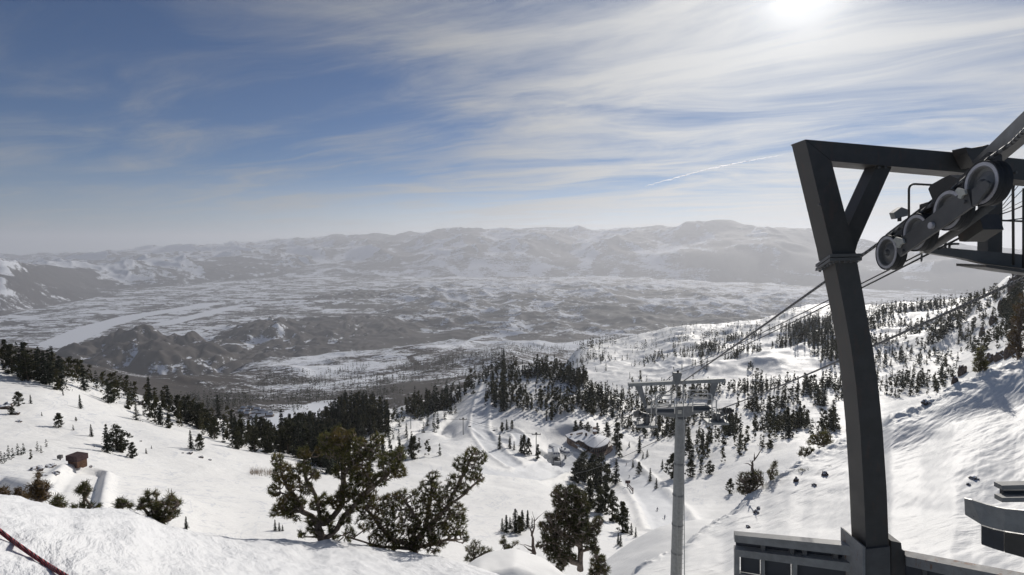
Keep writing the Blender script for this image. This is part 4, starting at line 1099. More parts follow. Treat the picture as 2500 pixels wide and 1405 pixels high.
# ------------------------------------------------------------------ near pines, shrubs and snags
def grow(name, label, cat, limbs, blobs, r, ntuft, seed, base_r, tuft=0.055, needles=16, depth=0.5, group=None, mat=None, bark=None, step=0.11, twig=0.004, spread=1.0):
    """limbs: photo-pixel polylines traced from the trunk foot; blobs: (px, py, radius px) of foliage.
    Tufts fill the blobs in depth; each is joined by a twig to the nearest wood."""
    rs = np.random.RandomState(seed)
    depthY = P(limbs[0][0][0], limbs[0][0][1], r).y
    pix = depthY / F
    nodes = []; par = []; rad = []; kids = []
    def add(p, q_, rr):
        nodes.append(np.array(p, float)); par.append(q_); rad.append(rr); kids.append(0); return len(nodes) - 1
    for li, L in enumerate(limbs):
        off = rs.uniform(-0.35, 0.35) * depth
        pts = []
        for k, e in enumerate(L):
            f = k / max(1, len(L) - 1)
            v = Q(e[0], e[1], depthY + (0 if li == 0 and k == 0 else off * f))
            pts.append(np.array(v))
        br = (L[0][2] if len(L[0]) > 2 else base_r * (0.75 if li else 1.0))
        prev = None
        if li: 
            d = [np.linalg.norm(nd - pts[0]) for nd in nodes]; prev = int(np.argmin(d))
        tot = sum(np.linalg.norm(b - a) for a, b in zip(pts[:-1], pts[1:])); run = 0
        if prev is None: prev = add(pts[0] - np.array((0, 0, 0.15)), -1, br * 1.25)
        cur = add(pts[0], prev, br)
        for a, b in zip(pts[:-1], pts[1:]):
            sl = np.linalg.norm(b - a); n = max(1, int(sl / step))
            for i in range(1, n + 1):
                t = i / n; run += sl / n
                p = a * (1 - t) + b * t + rs.normal(size=3) * br * 0.22
                cur = add(p, cur, max(br * (1 - 0.88 * run / tot), twig))
    wts = np.array([b[2] ** 2.0 for b in blobs], float); wts /= wts.sum()
    A = []
    for i in range(ntuft):
        bx, by, br_ = blobs[rs.choice(len(blobs), p=wts)]
        a = rs.rand() * 6.283; u = rs.rand() ** 0.45 * br_ * 0.95
        zz = rs.uniform(-1, 1) * math.sqrt(max(0.05, 1 - (u / br_) ** 2)) * br_ * pix * 1.1 * spread
        A.append(np.array(Q(bx + math.cos(a) * u, by + math.sin(a) * u, depthY + zz + (rs.uniform(-.3, .3) * depth))))
    A = np.array(A); ND = np.array(nodes)
    best = np.array([((ND - a) ** 2).sum(1).min() for a in A])
    for i in np.argsort(best):
        a = A[i]; ND = np.array(nodes)
        vec = a - ND; dd = np.linalg.norm(vec, axis=1)
        # prefer joining from below, as branches rise
        cost = dd * (1 + 0.5 * np.clip(-vec[:, 2] / (dd + 1e-6), 0, 1))
        j = int(np.argmin(cost)); p0 = nodes[j]
        n = max(1, int(dd[j] / step)); cur = j
        for k in range(1, n + 1):
            t = k / n
            p = p0 * (1 - t) + a * t; p[2] -= math.sin(math.pi * t) * dd[j] * 0.10
            if k < n: p = p + rs.normal(size=3) * 0.012
            cur = add(p, cur, twig)
        c = cur
        while c >= 0: kids[c] += 1; c = par[c]
    tips = [i for i in range(len(nodes))]
    for i in range(len(nodes)):
        rad[i] = max(rad[i], min(base_r, twig * (kids[i] ** 0.34)))
    # wood: one tapered 5-sided tube per edge
    V = []; Fc = []
    for i, p_ in enumerate(par):
        if p_ < 0: continue
        a, b = nodes[p_], nodes[i]; d = b - a; l = np.linalg.norm(d)
        if l < 1e-5: continue
        d /= l; s = np.cross(d, (0.3, 0.9, 0.1)); s /= np.linalg.norm(s); u = np.cross(d, s)
        ns = 7 if rad[i] > 0.02 else (4 if rad[i] > twig * 1.8 else 3)
        o = len(V); ra = min(rad[p_], rad[i] * 1.4); rb = rad[i]
        for (c, rr, e) in ((a, ra, -0.3), (b, rb, 0.3)):
            for k in range(ns):
                th = 6.2832 * k / ns
                V.append(c + d * rr * e + (s * math.cos(th) + u * math.sin(th)) * rr)
        for k in range(ns):
            k2 = (k + 1) % ns
            Fc += [(o + k, o + k2, o + ns + k2), (o + k, o + ns + k2, o + ns + k)]
    foot = Vector(nodes[1]) 
    root = thing(name, label, cat, foot, 0, group)
    f = np.array(foot)
    link('trunk', mesh_np('trunk', np.array(V) - f, Fc, bark or M_BARKN, True), root)
    if ntuft:
        # needle tufts: at the ends and along the last stretch of each twig
        T = []; Dd = []
        for i, p_ in enumerate(par):
            if p_ < 0 or kids[i] == 0 or kids[i] > 3: continue
            d = nodes[i] - nodes[p_]; l = np.linalg.norm(d)
            if l < 1e-5: continue
            if kids[i] == 1 or rs.rand() < 0.5:
                T.append(nodes[i] + rs.normal(size=3) * 0.01); Dd.append(d / l)
        T = np.array(T); Dd = np.array(Dd); n = len(T)
        C = np.repeat(T, needles, 0); DD = np.repeat(Dd, needles, 0)
        v = rs.normal(size=C.shape); v /= np.linalg.norm(v, axis=1)[:, None]
        v = v * 0.70 + DD * 0.95 + np.array((0, 0, 0.25)); v /= np.linalg.norm(v, axis=1)[:, None]
        ln = tuft * rs.uniform(0.7, 1.25, len(C))[:, None]
        st = C + v * ln * 0.05 - DD * rs.uniform(0, 0.9, len(C))[:, None] * tuft
        e = np.cross(v, rs.normal(size=C.shape)); e /= np.linalg.norm(e, axis=1)[:, None]
        wd = tuft * 0.09
        V = np.stack([st - e * wd * 0.5, st + e * wd * 0.5, st + v * ln + e * wd * 0.25, st + v * ln - e * wd * 0.25], 1).reshape(-1, 3) - f
        link('foliage', mesh_np('foliage', V, np.arange(len(V)).reshape(-1, 4), mat or M_HERO), root)
    return root

def z3(L, s=2.5314, ox=600, oy=850): return [tuple([ox + e[0] / s, oy + e[1] / s] + list(e[2:])) for e in L]
def z8(L): return z3(L, 4.6833, 640, 1040)
def b3(L, s=2.5314, ox=600, oy=850): return [(ox + x / s, oy + y / s, r_ / s) for x, y, r_ in L]

limbs1 = [z8([(690, 1345), (688, 1260), (670, 1170), (645, 1110)]),
    z8([(645, 1110, .036), (560, 1030), (460, 980), (420, 880), (380, 820), (290, 700), (230, 560), (200, 450)]),
    z8([(675, 1110, .030), (640, 900), (600, 800), (560, 700), (510, 640), (480, 500), (480, 380)]),
    z8([(660, 1120, .046), (730, 1115), (800, 1060), (880, 960), (920, 880), (925, 700), (930, 560), (900, 350), (890, 180)]),
    z8([(930, 560, .03), (1000, 470), (1100, 390), (1200, 300), (1330, 190)]),
    z8([(740, 1280, .040), (850, 1180), (950, 1040), (1050, 910), (1150, 800), (1270, 700), (1400, 590), (1530, 500), (1580, 380)]),
    z8([(1270, 700, .022), (1200, 560), (1120, 450)]),
    z8([(460, 980, .02), (330, 980), (220, 950)]), z8([(700, 1300, .02), (600, 1270), (480, 1270)])]
blobs1 = b3([(170,400,80),(250,560,130),(150,740,80),(300,900,130),(200,950,80),(490,320,80),(480,500,90),(500,720,80),(700,850,75),(720,160,80),(880,110,100),(1010,120,70),(820,280,120),(1000,320,120),(1130,240,100),(1330,170,75),(1250,320,110),(1450,430,130),(1580,320,80),(1570,520,80),(1100,500,130),(900,520,90),(1000,720,120),(1180,620,100),(1340,620,80),(860,880,90),(1000,960,55),(1250,850,40),(450,1250,45),(560,1180,55),(130,1000,40),(400,1060,45),(600,560,60),(640,1230,50),(300,1000,70),(420,880,80),(620,900,80),(760,1080,60),(950,1080,70),(1100,820,90),(350,650,100),(640,300,60),(930,800,90),(560,1090,60),(700,1020,60),(800,1180,50),(1420,560,70)], 4.6833, 640, 1040)
grow('twisted_pine', 'twisted multi-trunk pine with pale limbs rising behind the snow ledge, tallest of the near shrubs', 'tree', limbs1, blobs1, 8.9, 4300, 1, 0.07, needles=24, tuft=0.060)

limbs2 = [z3([(1050, 1265), (1030, 1200), (1050, 1130), (1080, 1080)]),
    z3([(1040, 1200, .032), (1110, 1120), (1190, 1040), (1250, 980), (1300, 870), (1360, 750), (1400, 650)]),
    z3([(1250, 980, .02), (1350, 900), (1420, 840), (1475, 800)]),
    z3([(1080, 1080, .03), (1020, 1000), (960, 910)]), z3([(1110, 1100, .03), (1140, 950), (1150, 820)]),
    z3([(1040, 1220, .04), (900, 1180), (800, 1060), (740, 990)]), z3([(1030, 1240, .035), (850, 1230), (720, 1200), (620, 1170)]),
    z3([(1060, 1230, .035), (1200, 1200), (1330, 1180)])]
blobs2 = b3([(1395,660,45),(1448,680,45),(1330,720,50),(1400,770,60),(1290,830,50),(1440,815,30),(1345,870,45),(1260,900,50),(1180,870,45),(1160,795,38),(1120,860,50),(1060,930,60),(960,920,45),(1150,950,70),(1220,970,55),(890,940,45),(800,960,50),(720,980,45),(860,1030,70),(960,1020,70),(1080,1050,80),(1190,1060,65),(1290,1090,80),(1200,1150,80),(1330,1170,45),(1080,1160,90),(960,1160,85),(850,1120,75),(740,1080,60),(640,1150,45),(800,1200,55),(900,1220,45),(1050,1220,55),(1160,1220,55),(760,880,50),(1300,1010,60),(560,1180,30)])
grow('spreading_pine', 'wide spreading pine shrub right of the twisted pine, one arm rising to the right', 'tree', limbs2, blobs2, 8.6, 3700, 2, 0.042, needles=24, tuft=0.059)

def z5(L): return z3(L, 4.3229, 0, 1080)
grow('pine_bush', 'round brown-green pine bush standing on the lip of the snow ledge', 'shrub',
    [z5([(1640, 880), (1650, 840)]), z5([(1640, 860, .02), (1600, 700), (1560, 545)]), z5([(1650, 850, .02), (1655, 700), (1650, 545)]), z5([(1660, 850, .02), (1740, 740), (1800, 620), (1812, 500)]),
     z5([(1660, 860, .018), (1780, 790), (1880, 650)]), z5([(1630, 850, .015), (1560, 740), (1480, 650)]), z5([(1680, 860, .015), (1800, 820), (1850, 790)])],
    b3([(1490,680,45),(1500,620,30),(1560,555,32),(1560,640,55),(1645,550,38),(1700,670,55),(1620,760,75),(1800,590,50),(1860,640,45),(1785,690,65),(1690,820,60),(1820,780,45),(1650,660,50),(1740,780,60),(1880,740,25)], 4.3229, 0, 1080), 8.0, 620, 3, 0.03, tuft=0.055, needles=12, depth=0.25)
small = [
 ('brown-tipped pine with a slender top behind the left of the ledge', [z5([(430, 660), (420, 520), (400, 330)]), z5([(430, 620, .012), (350, 540)]), z5([(430, 600, .012), (500, 500)])], [(400,350,30),(400,440,45),(450,470,60),(350,500,50),(420,570,80),(480,560,50),(340,560,45)], 8.2, 330, M_DRY),
 ('low straw-brown shrub beside the brown-tipped pine', [z5([(200, 610), (200, 540)]), z5([(200, 600, .01), (260, 560)])], [(200,560,50),(250,580,50),(160,590,40),(210,530,30)], 8.0, 150, M_DRY),
 ('straw-coloured shrub cut by the left edge', [z5([(30, 590), (40, 500)])], [(40,540,45),(10,560,40),(70,570,40),(40,490,25)], 8.0, 110, M_DRY),
 ('small dark pine shrub in the dip of the ledge', [z5([(620, 720), (610, 600)]), z5([(620, 700, .01), (570, 650)])], [(610,600,32),(580,650,45),(640,670,50),(600,700,40)], 8.0, 170, M_HERO),
 ('thin leaning pine with two arms behind the dip of the ledge', [z5([(885, 715), (890, 640), (895, 560), (890, 440)]), z5([(900, 600, .012), (950, 670)]), z5([(895, 560, .01), (830, 510)])], [(890,450,28),(880,500,45),(930,500,42),(840,520,38),(900,560,32),(880,670,38),(950,670,26)], 8.3, 200, M_HERO),
 ('tiny pine tuft left of the thin leaning pine', [z5([(790, 725), (785, 690)])], [(790,700,26),(770,690,16)], 8.0, 34, M_HERO),
 ('low twig of pine beside the leaning pine', [z5([(1000, 690), (1040, 670)])], [(1045,672,14)], 8.2, 14, M_HERO),
 ('low flat pine shrub on the ledge left of the round bush', [z5([(1290, 695), (1290, 650)]), z5([(1290, 690, .01), (1370, 670)])], [(1260,640,32),(1300,640,38),(1340,665,32),(1380,680,22),(1230,680,25),(1270,680,30)], 8.2, 150, M_HERO),
]
for i, (lab, lm, bl, r_, nt_, mt) in enumerate(small):
    grow('pine_shrub', lab, 'shrub', lm, b3(bl, 4.3229, 0, 1080), r_, nt_, 20 + i, 0.018, tuft=0.055, needles=12, depth=0.2, mat=mt, group='small pine shrubs along the snow ledge')
def z4r(L): return z3(L, 5.9524, 1100, 1180)
def b4r(L): return b3(L, 5.9524, 1100, 1180)
grow('pine_shrub', 'dark pine shrub left of the rounded drift below the spreading pine', 'shrub', [z4r([(370, 1190), (350, 1080), (330, 950)]), z4r([(360, 1100, .02), (470, 1030), (560, 980)]), z4r([(350, 1100, .02), (260, 960)])],
    b4r([(330,880,55),(400,900,55),(270,960,60),(350,980,70),(450,980,60),(540,970,50),(500,1040,55),(400,1060,60),(290,1080,70),(340,1150,55),(230,1090,40),(580,1000,35)]), 13.0, 420, 30, 0.04, tuft=0.075, needles=12, depth=0.4)
grow('pine_shrub', 'low straggly pine with one upright top on the rounded drift', 'shrub', [z4r([(870, 1040), (810, 1000), (780, 900), (765, 780)]), z4r([(850, 1020, .015), (890, 930), (960, 870)]), z4r([(870, 1035, .015), (960, 1010)])],
    b4r([(765,790,28),(775,850,40),(740,870,30),(800,930,45),(860,940,38),(920,890,30),(965,865,20),(800,1000,45),(960,1010,38),(890,1015,35)]), 13.2, 210, 31, 0.025, tuft=0.075, needles=12, depth=0.3)
M_BIG = leaf_mat('big_pine_needles', (0.024, 0.031, 0.013), (0.115, 0.125, 0.043), (0.14, 0.10, 0.038), scale=2.5, thru=0.3)
limbs4 = [z4r([(1885, 1200), (1880, 1100), (1885, 1000), (1870, 850), (1840, 650), (1820, 400), (1800, 80)]),
    z4r([(1870, 900, .06), (1720, 800), (1560, 700), (1400, 500)]), z4r([(1840, 650, .05), (1650, 480), (1560, 200)]), z4r([(1870, 850, .05), (2020, 720), (2180, 570)]),
    z4r([(1880, 1170, .05), (1760, 1130), (1650, 1050), (1560, 950), (1480, 800)]), z4r([(1880, 1000, .04), (2040, 950), (2150, 1000)]), z4r([(1600, 1000, .03), (1380, 900), (1240, 920)])]
blobs4 = b4r([(1590,120,100),(1770,130,110),(1890,200,110),(1600,280,120),(1780,300,150),(1940,370,105),(1500,170,50),(1650,450,150),(1870,500,150),(1500,560,120),(1420,470,55),(1340,620,70),(1450,750,140),(1650,700,150),(1900,700,160),(2070,680,110),(2150,560,80),(2010,850,120),(1600,950,160),(1500,1050,110),(1740,1040,55),(1290,900,50),(1440,880,110),(2090,970,70),(1650,1120,90),(1790,1080,55),(1590,1220,70),(1400,970,60),(1760,880,60)])
grow('tall_pine', 'big bushy dark pine standing below the lodge, in front of the shaded pines', 'tree', limbs4, blobs4, 21.0, 5600, 4, 0.12, mat=M_BIG, tuft=0.135, needles=12, depth=1.6, step=0.25, twig=0.010)
grow('low_pine', 'small pine at the bottom edge right of the big bushy pine', 'tree', [z4r([(2160, 1380), (2150, 1200), (2130, 1060)]), z4r([(2150, 1300, .03), (2230, 1200)])],
    b4r([(2130,1060,50),(2190,1100,60),(2090,1150,60),(2180,1190,90),(2240,1250,70),(2090,1260,80),(2190,1330,90),(2060,1330,60)]), 19.0, 560, 5, 0.06, tuft=0.12, needles=12, depth=0.9, step=0.25, twig=0.009)
# bare snags
grow('dead_snag', 'bare crooked dead tree between the rounded drift and the big pine', 'tree', [z4r([(1150, 1110), (1140, 1060), (1200, 1010), (1205, 930), (1185, 820), (1160, 680), (1135, 620)]), z4r([(1180, 760, .03), (1215, 640), (1215, 520), (1190, 420)]),
    z4r([(1215, 560, .015), (1270, 500), (1380, 410)]), z4r([(1190, 990, .03), (1130, 960), (1060, 910), (970, 880)]), z4r([(1180, 930, .02), (1080, 890), (1000, 885)]), z4r([(1215, 600, .012), (1300, 620)]), z4r([(1215, 560, .01), (1170, 480)]), z4r([(1160, 690, .012), (1120, 560), (1070, 540)])],
    [(1290, 1290, 2)], 13.8, 0, 6, 0.07, depth=0.4, bark=M_DEAD)
def z5r(L): return z3(L, 2.5314, 1700, 850)
def b5r(L): return b3(L, 2.5314, 1700, 850)
grow('dead_snag', 'dead tree with forked bare arms above the bush on the rocky spur', 'tree', [z5r([(350, 830), (348, 770), (345, 720), (360, 690)]), z5r([(345, 730, .10), (320, 715), (290, 712)]), z5r([(360, 690, .10), (355, 640)]), z5r([(360, 690, .08), (395, 640), (415, 600), (420, 560)]), z5r([(345, 720, .06), (325, 680)])],
    [(1838, 1160, 2)], 68, 0, 7, 0.36, depth=0.6, bark=M_DEAD, step=0.3)
grow('spur_bush', 'dense dark pine bush at the foot of the forked snag', 'shrub', [z5r([(330, 905), (330, 830)]), z5r([(340, 880, .08), (400, 800)]), z5r([(330, 880, .08), (270, 800)])],
    b5r([(290,800,35),(270,840,28),(330,800,35),(380,790,38),(340,850,48),(290,880,30),(395,830,30),(260,875,15),(320,905,20)]), 68, 620, 8, 0.14, tuft=0.34, needles=10, depth=2.2, step=0.6, twig=0.03)
grow('spur_pine', 'thin pine right of the forked snag on the rocky spur', 'tree', [z5r([(460, 820), (470, 760), (490, 700)]), z5r([(465, 790, .05), (440, 760)])],
    b5r([(488,712,14),(480,740,22),(455,770,20),(490,775,18),(465,800,18)]), 70, 170, 9, 0.11, tuft=0.34, needles=9, depth=0.9, step=0.5, twig=0.02)
grow('spur_pine', 'dark wind-bent pine with a dead top left of the steel column', 'tree', [z5r([(790, 625), (780, 560), (745, 500), (730, 455)]), z5r([(785, 600, .08), (830, 560), (825, 510)]), z5r([(745, 500, .05), (700, 480)])],
    b5r([(770,560,45),(730,570,30),(820,570,30),(780,600,38),(700,585,18),(800,540,30),(740,545,20)]), 86, 480, 10, 0.16, tuft=0.42, needles=9, depth=1.5, step=0.4, twig=0.025, mat=M_HERO)
grow('spur_pine', 'low layered pine hanging off the spur crest below the wind-bent pine', 'tree', [z5r([(700, 690), (690, 650)]), z5r([(700, 680, .06), (640, 650)])],
    b5r([(660,640,26),(700,640,28),(690,670,24),(645,655,14),(725,655,15)]), 82, 240, 11, 0.1, tuft=0.4, needles=9, depth=1.0, step=0.4, twig=0.025)
grow('spur_shrub', 'shrub growing from the rock on the sunny spur, left of the column', 'shrub', [z5r([(710, 800), (700, 770)]), z5r([(710, 790, .04), (660, 770)]), z5r([(720, 790, .04), (830, 740)])],
    b5r([(650,770,22),(690,775,28),(715,790,26),(740,770,18),(800,770,20),(830,745,14),(645,800,12),(780,785,14)]), 73, 380, 12, 0.08, tuft=0.30, needles=9, depth=0.8, step=0.4, twig=0.02)
grow('edge_pine', 'brown tall pine cut by the right edge above the rocks', 'tree', [[(2487, 885), (2486, 820), (2490, 745), (2496, 715)], [(2486, 830, .1), (2470, 800)]],
    [(2496,725,9),(2490,755,14),(2480,790,17),(2498,790,20),(2478,825,18),(2498,835,22),(2485,860,20),(2505,760,20),(2470,845,10)], 113, 800, 13, 0.3, tuft=0.52, needles=9, depth=3, step=0.6, twig=0.03, mat=M_DRY)
grow('edge_pine', 'dark purple-brown pine standing on the rock spur near the right edge', 'tree', [[(2390, 912), (2394, 880), (2396, 850)], [(2392, 900, .08), (2400, 880)]],
    [(2396,855,8),(2394,868,11),(2388,885,12),(2402,885,9),(2384,900,10),(2400,903,12)], 108, 380, 14, 0.24, tuft=0.52, needles=9, depth=2, step=0.6, twig=0.03)
# leafless scrub on the slope left of the twisted pine
V = []; Fc = []
rs = np.random.RandomState(4)
for i in range(70):
    px = 612 + rs.rand() * 66; p = hit(px, 1150 + rs.rand() * 12 + (px - 612) * 0.06)
    if p is None: continue
    for k in range(4):
        d = Vector((rs.normal() * 0.25, rs.normal() * 0.25, 1)) * rs.uniform(1.0, 2.4); s = Vector((0.035, 0.0, 0)); o_ = len(V)
        b0 = p + Vector((rs.normal() * 0.3, rs.normal() * 0.3, -0.1))
        V += [b0 - s, b0 + s, b0 + Vector((0, .035, 0)), b0 + d]
        Fc += [(o_, o_ + 1, o_ + 3), (o_ + 1, o_ + 2, o_ + 3), (o_ + 2, o_, o_ + 3)]
o = link('bare_scrub', mesh_np('bare_scrub', [tuple(v) for v in V], Fc, M_TWIG)); o['kind'] = 'stuff'; o['label'] = 'patch of leafless pale scrub poking out of the snow'
# ------------------------------------------------------------------ near lift frame
def metal(name, col, rough=0.45, metallic=0.0, rust=0.0, spec=0.5):
    m, t, b = material(name)
    obj = t.new('ShaderNodeTexCoord').outputs['Object']
    n = t.noise(obj, 5.0, 7, 0.7)
    c = t.mix(t.ramp(n, 0.3, 0.72), tuple(x * 0.82 for x in col) + (1,), tuple(min(1, x * 1.2) for x in col) + (1,))
    sp = t.noise(obj, 60.0, 3, 0.6)
    c = t.mix(t.ramp(sp, 0.62, 0.76, 0, 0.30), c, tuple(min(1, x * 1.9 + 0.02) for x in col) + (1,))
    if rust:
        r = t.noise(t.mapping(obj, scale=(3, 3, 0.8)), 3.0, 6, 0.7)
        c = t.mix(t.ramp(r, 0.54, 0.64, 0, rust), c, (0.20, 0.085, 0.04, 1))
    t.put(b.inputs['Base Color'], c)
    t.put(b.inputs['Roughness'], t.ramp(n, 0.2, 0.8, rough * 0.8, min(1, rough * 1.3)))
    b.inputs['Metallic'].default_value = metallic; b.inputs['Specular IOR Level'].default_value = spec
    bp = t.new('ShaderNodeBump'); bp.inputs['Strength'].default_value = 0.25; bp.inputs['Distance'].default_value = 0.002
    t.put(bp.inputs['Height'], n); t.put(b.inputs['Normal'], bp.outputs[0])
    return m
M_STEEL = metal('dark_painted_steel', (0.062, 0.058, 0.054), 0.5, rust=0.10)
M_STEEL2 = metal('grey_painted_steel', (0.105, 0.102, 0.10), 0.5)
M_GALV = metal('galvanised_steel', (0.27, 0.268, 0.26), 0.5, 0.1)
M_GALVR = metal('rusty_galvanised_steel', (0.27, 0.265, 0.26), 0.6, 0.1, rust=0.8)
M_DARK = metal('dark_sheet', (0.05, 0.052, 0.06), 0.6)
M_RUB = plain('black_rubber', (0.022, 0.022, 0.024), 0.6, noise=0.2, nscale=8)
M_RIM = metal('sheave_alloy', (0.52, 0.50, 0.52), 0.4, 0.1)
M_DISC = metal('sheave_disc', (0.19, 0.185, 0.18), 0.5, 0.1)
M_CREAM = plain('cream_plastic', (0.50, 0.49, 0.44), 0.5, noise=0.12, nscale=20)
def rope_mat(name, c1, c2, freq):
    m, t, b = material(name)
    uvn = t.new('ShaderNodeTexCoord').outputs['Object']
    wv = t.new('ShaderNodeTexWave', wave_type='BANDS', bands_direction='DIAGONAL')
    t.put(wv.inputs['Vector'], uvn); wv.inputs['Scale'].default_value = freq; wv.inputs['Distortion'].default_value = 0.5
    t.put(b.inputs['Base Color'], t.mix(t.ramp(wv.outputs['Fac'], 0.35, 0.65), (*c1, 1), (*c2, 1)))
    bp = t.new('ShaderNodeBump'); bp.inputs['Strength'].default_value = 0.8; bp.inputs['Distance'].default_value = 0.01
    t.put(bp.inputs['Height'], wv.outputs['Fac']); t.put(b.inputs['Normal'], bp.outputs[0])
    b.inputs['Roughness'].default_value = 0.6
    return m
M_ROPE = rope_mat('steel_rope', (0.035, 0.035, 0.038), (0.14, 0.14, 0.145), 9.0)
M_CABLE = plain('black_cable', (0.02, 0.02, 0.022), 0.6)

Y0 = 6.6
fr = thing('lift_gantry', 'big dark steel lift frame with leaning post, top beam, brace and four rope wheels', 'lift tower', Q(2140, 1400, Y0 + 0.15))
part('column', pxprism([(2114,1420),(2115,1345),(2109,1200),(2100,1050),(2090,940),(2078,850),(2060,750),(2038,641),(2093,641),(2113,750),(2131,850),(2144,940),(2155,1050),(2165,1200),(2170,1338),(2170,1420)], Y0, 0.30), M_STEEL, fr, bevel=0.012)
part('upper_leg', pxprism([(2036,640),(2030,610),(1966,341),(2030,394),(2037,421),(2071,552),(2088,610),(2093,640)], Y0, 0.32), M_STEEL, fr, bevel=0.012)
part('crossbeam', pxprism([(1967.5,341),(2359,375),(2500,389),(2700,408),(2700,460),(2500,441),(2341,421),(2031.5,394)], Y0, 0.36), M_STEEL, fr, bevel=0.012)
part('brace', pxprism([(2140,405),(2177,408),(2094,594),(2089,613),(2080,600),(2071,553)], Y0 + 0.05, 0.22), M_STEEL, fr, bevel=0.008)
fc = (Q(2066, 640, Y0) + Q(2066, 640, Y0 + 0.30)) / 2
zf = Q(2068, 640, Y0).z
def fplate(dy):
    t_ = [Q(2027, 621 + dy, Y0 - 0.09), Q(2105, 619 + dy, Y0 - 0.09), Q(2066, 640 + dy, Y0 + 0.40), Q(1991, 646 + dy, Y0 + 0.40)]
    return prism(t_, [v - Vector((0, 0, 0.038)) for v in t_])
part('flange', fplate(0), M_STEEL2, fr, bevel=0.004)
part('flange', fplate(9.5), M_STEEL2, fr, bevel=0.004)
for k in range(5):
    for a_, b_ in (((2031, 638), (2101, 636)), ((2027, 640), (1994, 662))):
        x_ = a_[0] + (b_[0] - a_[0]) * (k + 0.3) / 5; y_ = a_[1] + (b_[1] - a_[1]) * (k + 0.3) / 5
        yy = Y0 - 0.06 if a_[0] == 2031 else Y0 - 0.06 + 0.42 * (k + 0.3) / 5
        part('bolt', lathe(Q(x_ + (0 if a_[0] == 2031 else 3), y_, yy), (0, 0, -1), [(0, 0.001), (0, 0.016), (0.03, 0.016), (0.03, 0.001)], 6), M_STEEL2, fr)
for x_, y_, Y_ in ((1955, 356, Y0 + 0.16), (2161, 409, Y0 + 0.02), (2146, 409, Y0 + 0.02), (2480, 422, Y0 - 0.012), (2000, 500, Y0 - 0.012)):
    part('bolt', lathe(Q(x_, y_, Y_), (0, 1, 0), [(-0.014, 0.001), (-0.014, 0.016), (0.01, 0.016), (0.01, 0.001)], 6), M_STEEL2, fr)
part('sleeve', pxprism([(2114,1342),(2173,1335),(2176,1500),(2114,1500)], Y0 - 0.025, 0.36), M_STEEL2, fr, bevel=0.006)
part('base_plate', pxprism([(2106,1333),(2113,1336),(2113,1500),(2106,1500)], Y0 - 0.06, 0.46), M_GALVR, fr, bevel=0.004)
part('clamp_bracket', pxprism([(2176,1321),(2200,1326),(2202,1343),(2209,1346),(2212,1500),(2176,1500)], Y0 + 0.02, 0.26), M_STEEL, fr, bevel=0.006)

def QP(px, py, off=0.0):
    rx, ry, rz = [float(v) for v in ray(px, py)]
    k = (4.665 - 0.504 + off) / (rx - 0.1 * ry)
    return Vector((rx * k, ry * k, rz * k))
AX = Vector((1, -0.1, 0)).normalized()
def plate(pts, off, th, bm=None):
    f = [QP(x, y, off) for x, y in pts]
    return prism(f, [v + AX * th for v in f], bm)
WC = [QP(2407, 448), QP(2324, 513), QP(2244, 568), QP(2173, 617)]
for c in WC:
    R = 0.222
    wh = part('sheave_wheel', lathe(c, AX, [(-0.030, 0.02), (-0.030, 0.06), (-0.012, 0.085), (0.004, 0.12), (0.0, 0.150), (-0.040, 0.158), (-0.040, 0.172), (0.06, 0.172), (0.06, 0.02)], 44), M_DISC, fr, smooth=False)
    part('rim', lathe(c, AX, [(-0.048, 0.172), (-0.048, 0.205), (-0.030, 0.209), (0.06, 0.209), (0.06, 0.172)], 44), M_RIM, wh)
    part('tyre', lathe(c, AX, [(-0.044, 0.208), (-0.050, 0.222), (-0.036, R), (-0.012, R), (0.004, R - 0.010), (0.026, R - 0.010), (0.04, R), (0.062, R), (0.072, 0.222), (0.066, 0.208)], 44), M_RUB, wh)
    part('hub', lathe(c, AX, [(-0.062, 0.001), (-0.062, 0.028), (-0.03, 0.045), (-0.02, 0.045), (-0.02, 0.001)], 20), M_STEEL2, wh)
part('rocker_plate', plate([(2197,627),(2189,612),(2194,590),(2201,580),(2331,481),(2362,462),(2371,500),(2373,505)], -0.10, 0.025), M_STEEL2, fr, bevel=0.004)
part('rocker_plate', plate([(2372,464),(2396,444),(2406,441),(2415,448),(2413,458),(2383,500),(2374,503)], -0.115, 0.025), M_STEEL2, fr, bevel=0.004)
part('rocker_pin', lathe(QP(2270, 551, -0.135), AX, [(0, 0.001), (0, 0.036), (0.03, 0.036), (0.03, 0.001)], 24), M_RIM, fr)
for (x, y) in ((2341, 473), (2190, 593)):
    br = part('rope_catcher', plate([(x-10,y-6),(x-4,y-14),(x+4,y-12),(x+13,y-9),(x+16,y+1),(x+8,y+5),(x+4,y+13),(x-3,y+11),(x-2,y+3)], -0.135, 0.022), M_CREAM, fr, bevel=0.003)
    part('pin', lathe(QP(x + 10, y + 20, -0.13), AX, [(0, 0.001), (0, 0.02), (0.02, 0.02), (0.02, 0.001)], 16), M_STEEL2, br)
part('main_beam', plate([(2158,578),(2164,571),(2240,513),(2290,476),(2340,436),(2382,398),(2412,372),(2420,380),(2420,420),(2340,490),(2230,565),(2165,588)], 0.10, 0.10), M_STEEL, fr, bevel=0.004)
part('housing', plate([(2266,462),(2272,452),(2300,436),(2318,428),(2345,440),(2310,490),(2284,510),(2278,492)], 0.22, 0.16), M_STEEL, fr, bevel=0.006)
part('rope_guide', plate([(2245,500),(2264,494),(2268,510),(2244,524)], 0.06, 0.10), M_STEEL, fr, bevel=0.003)
part('counter_box', plate([(2336,566),(2390,524),(2401,561),(2356,591),(2342,590)], 0.34, 0.20), M_STEEL, fr, bevel=0.004)
part('strut_tube', tube([QP(2262, 612, 0.16), QP(2330, 568, 0.18), QP(2420, 500, 0.2)], 0.045, 14), M_STEEL2, fr, smooth=True)
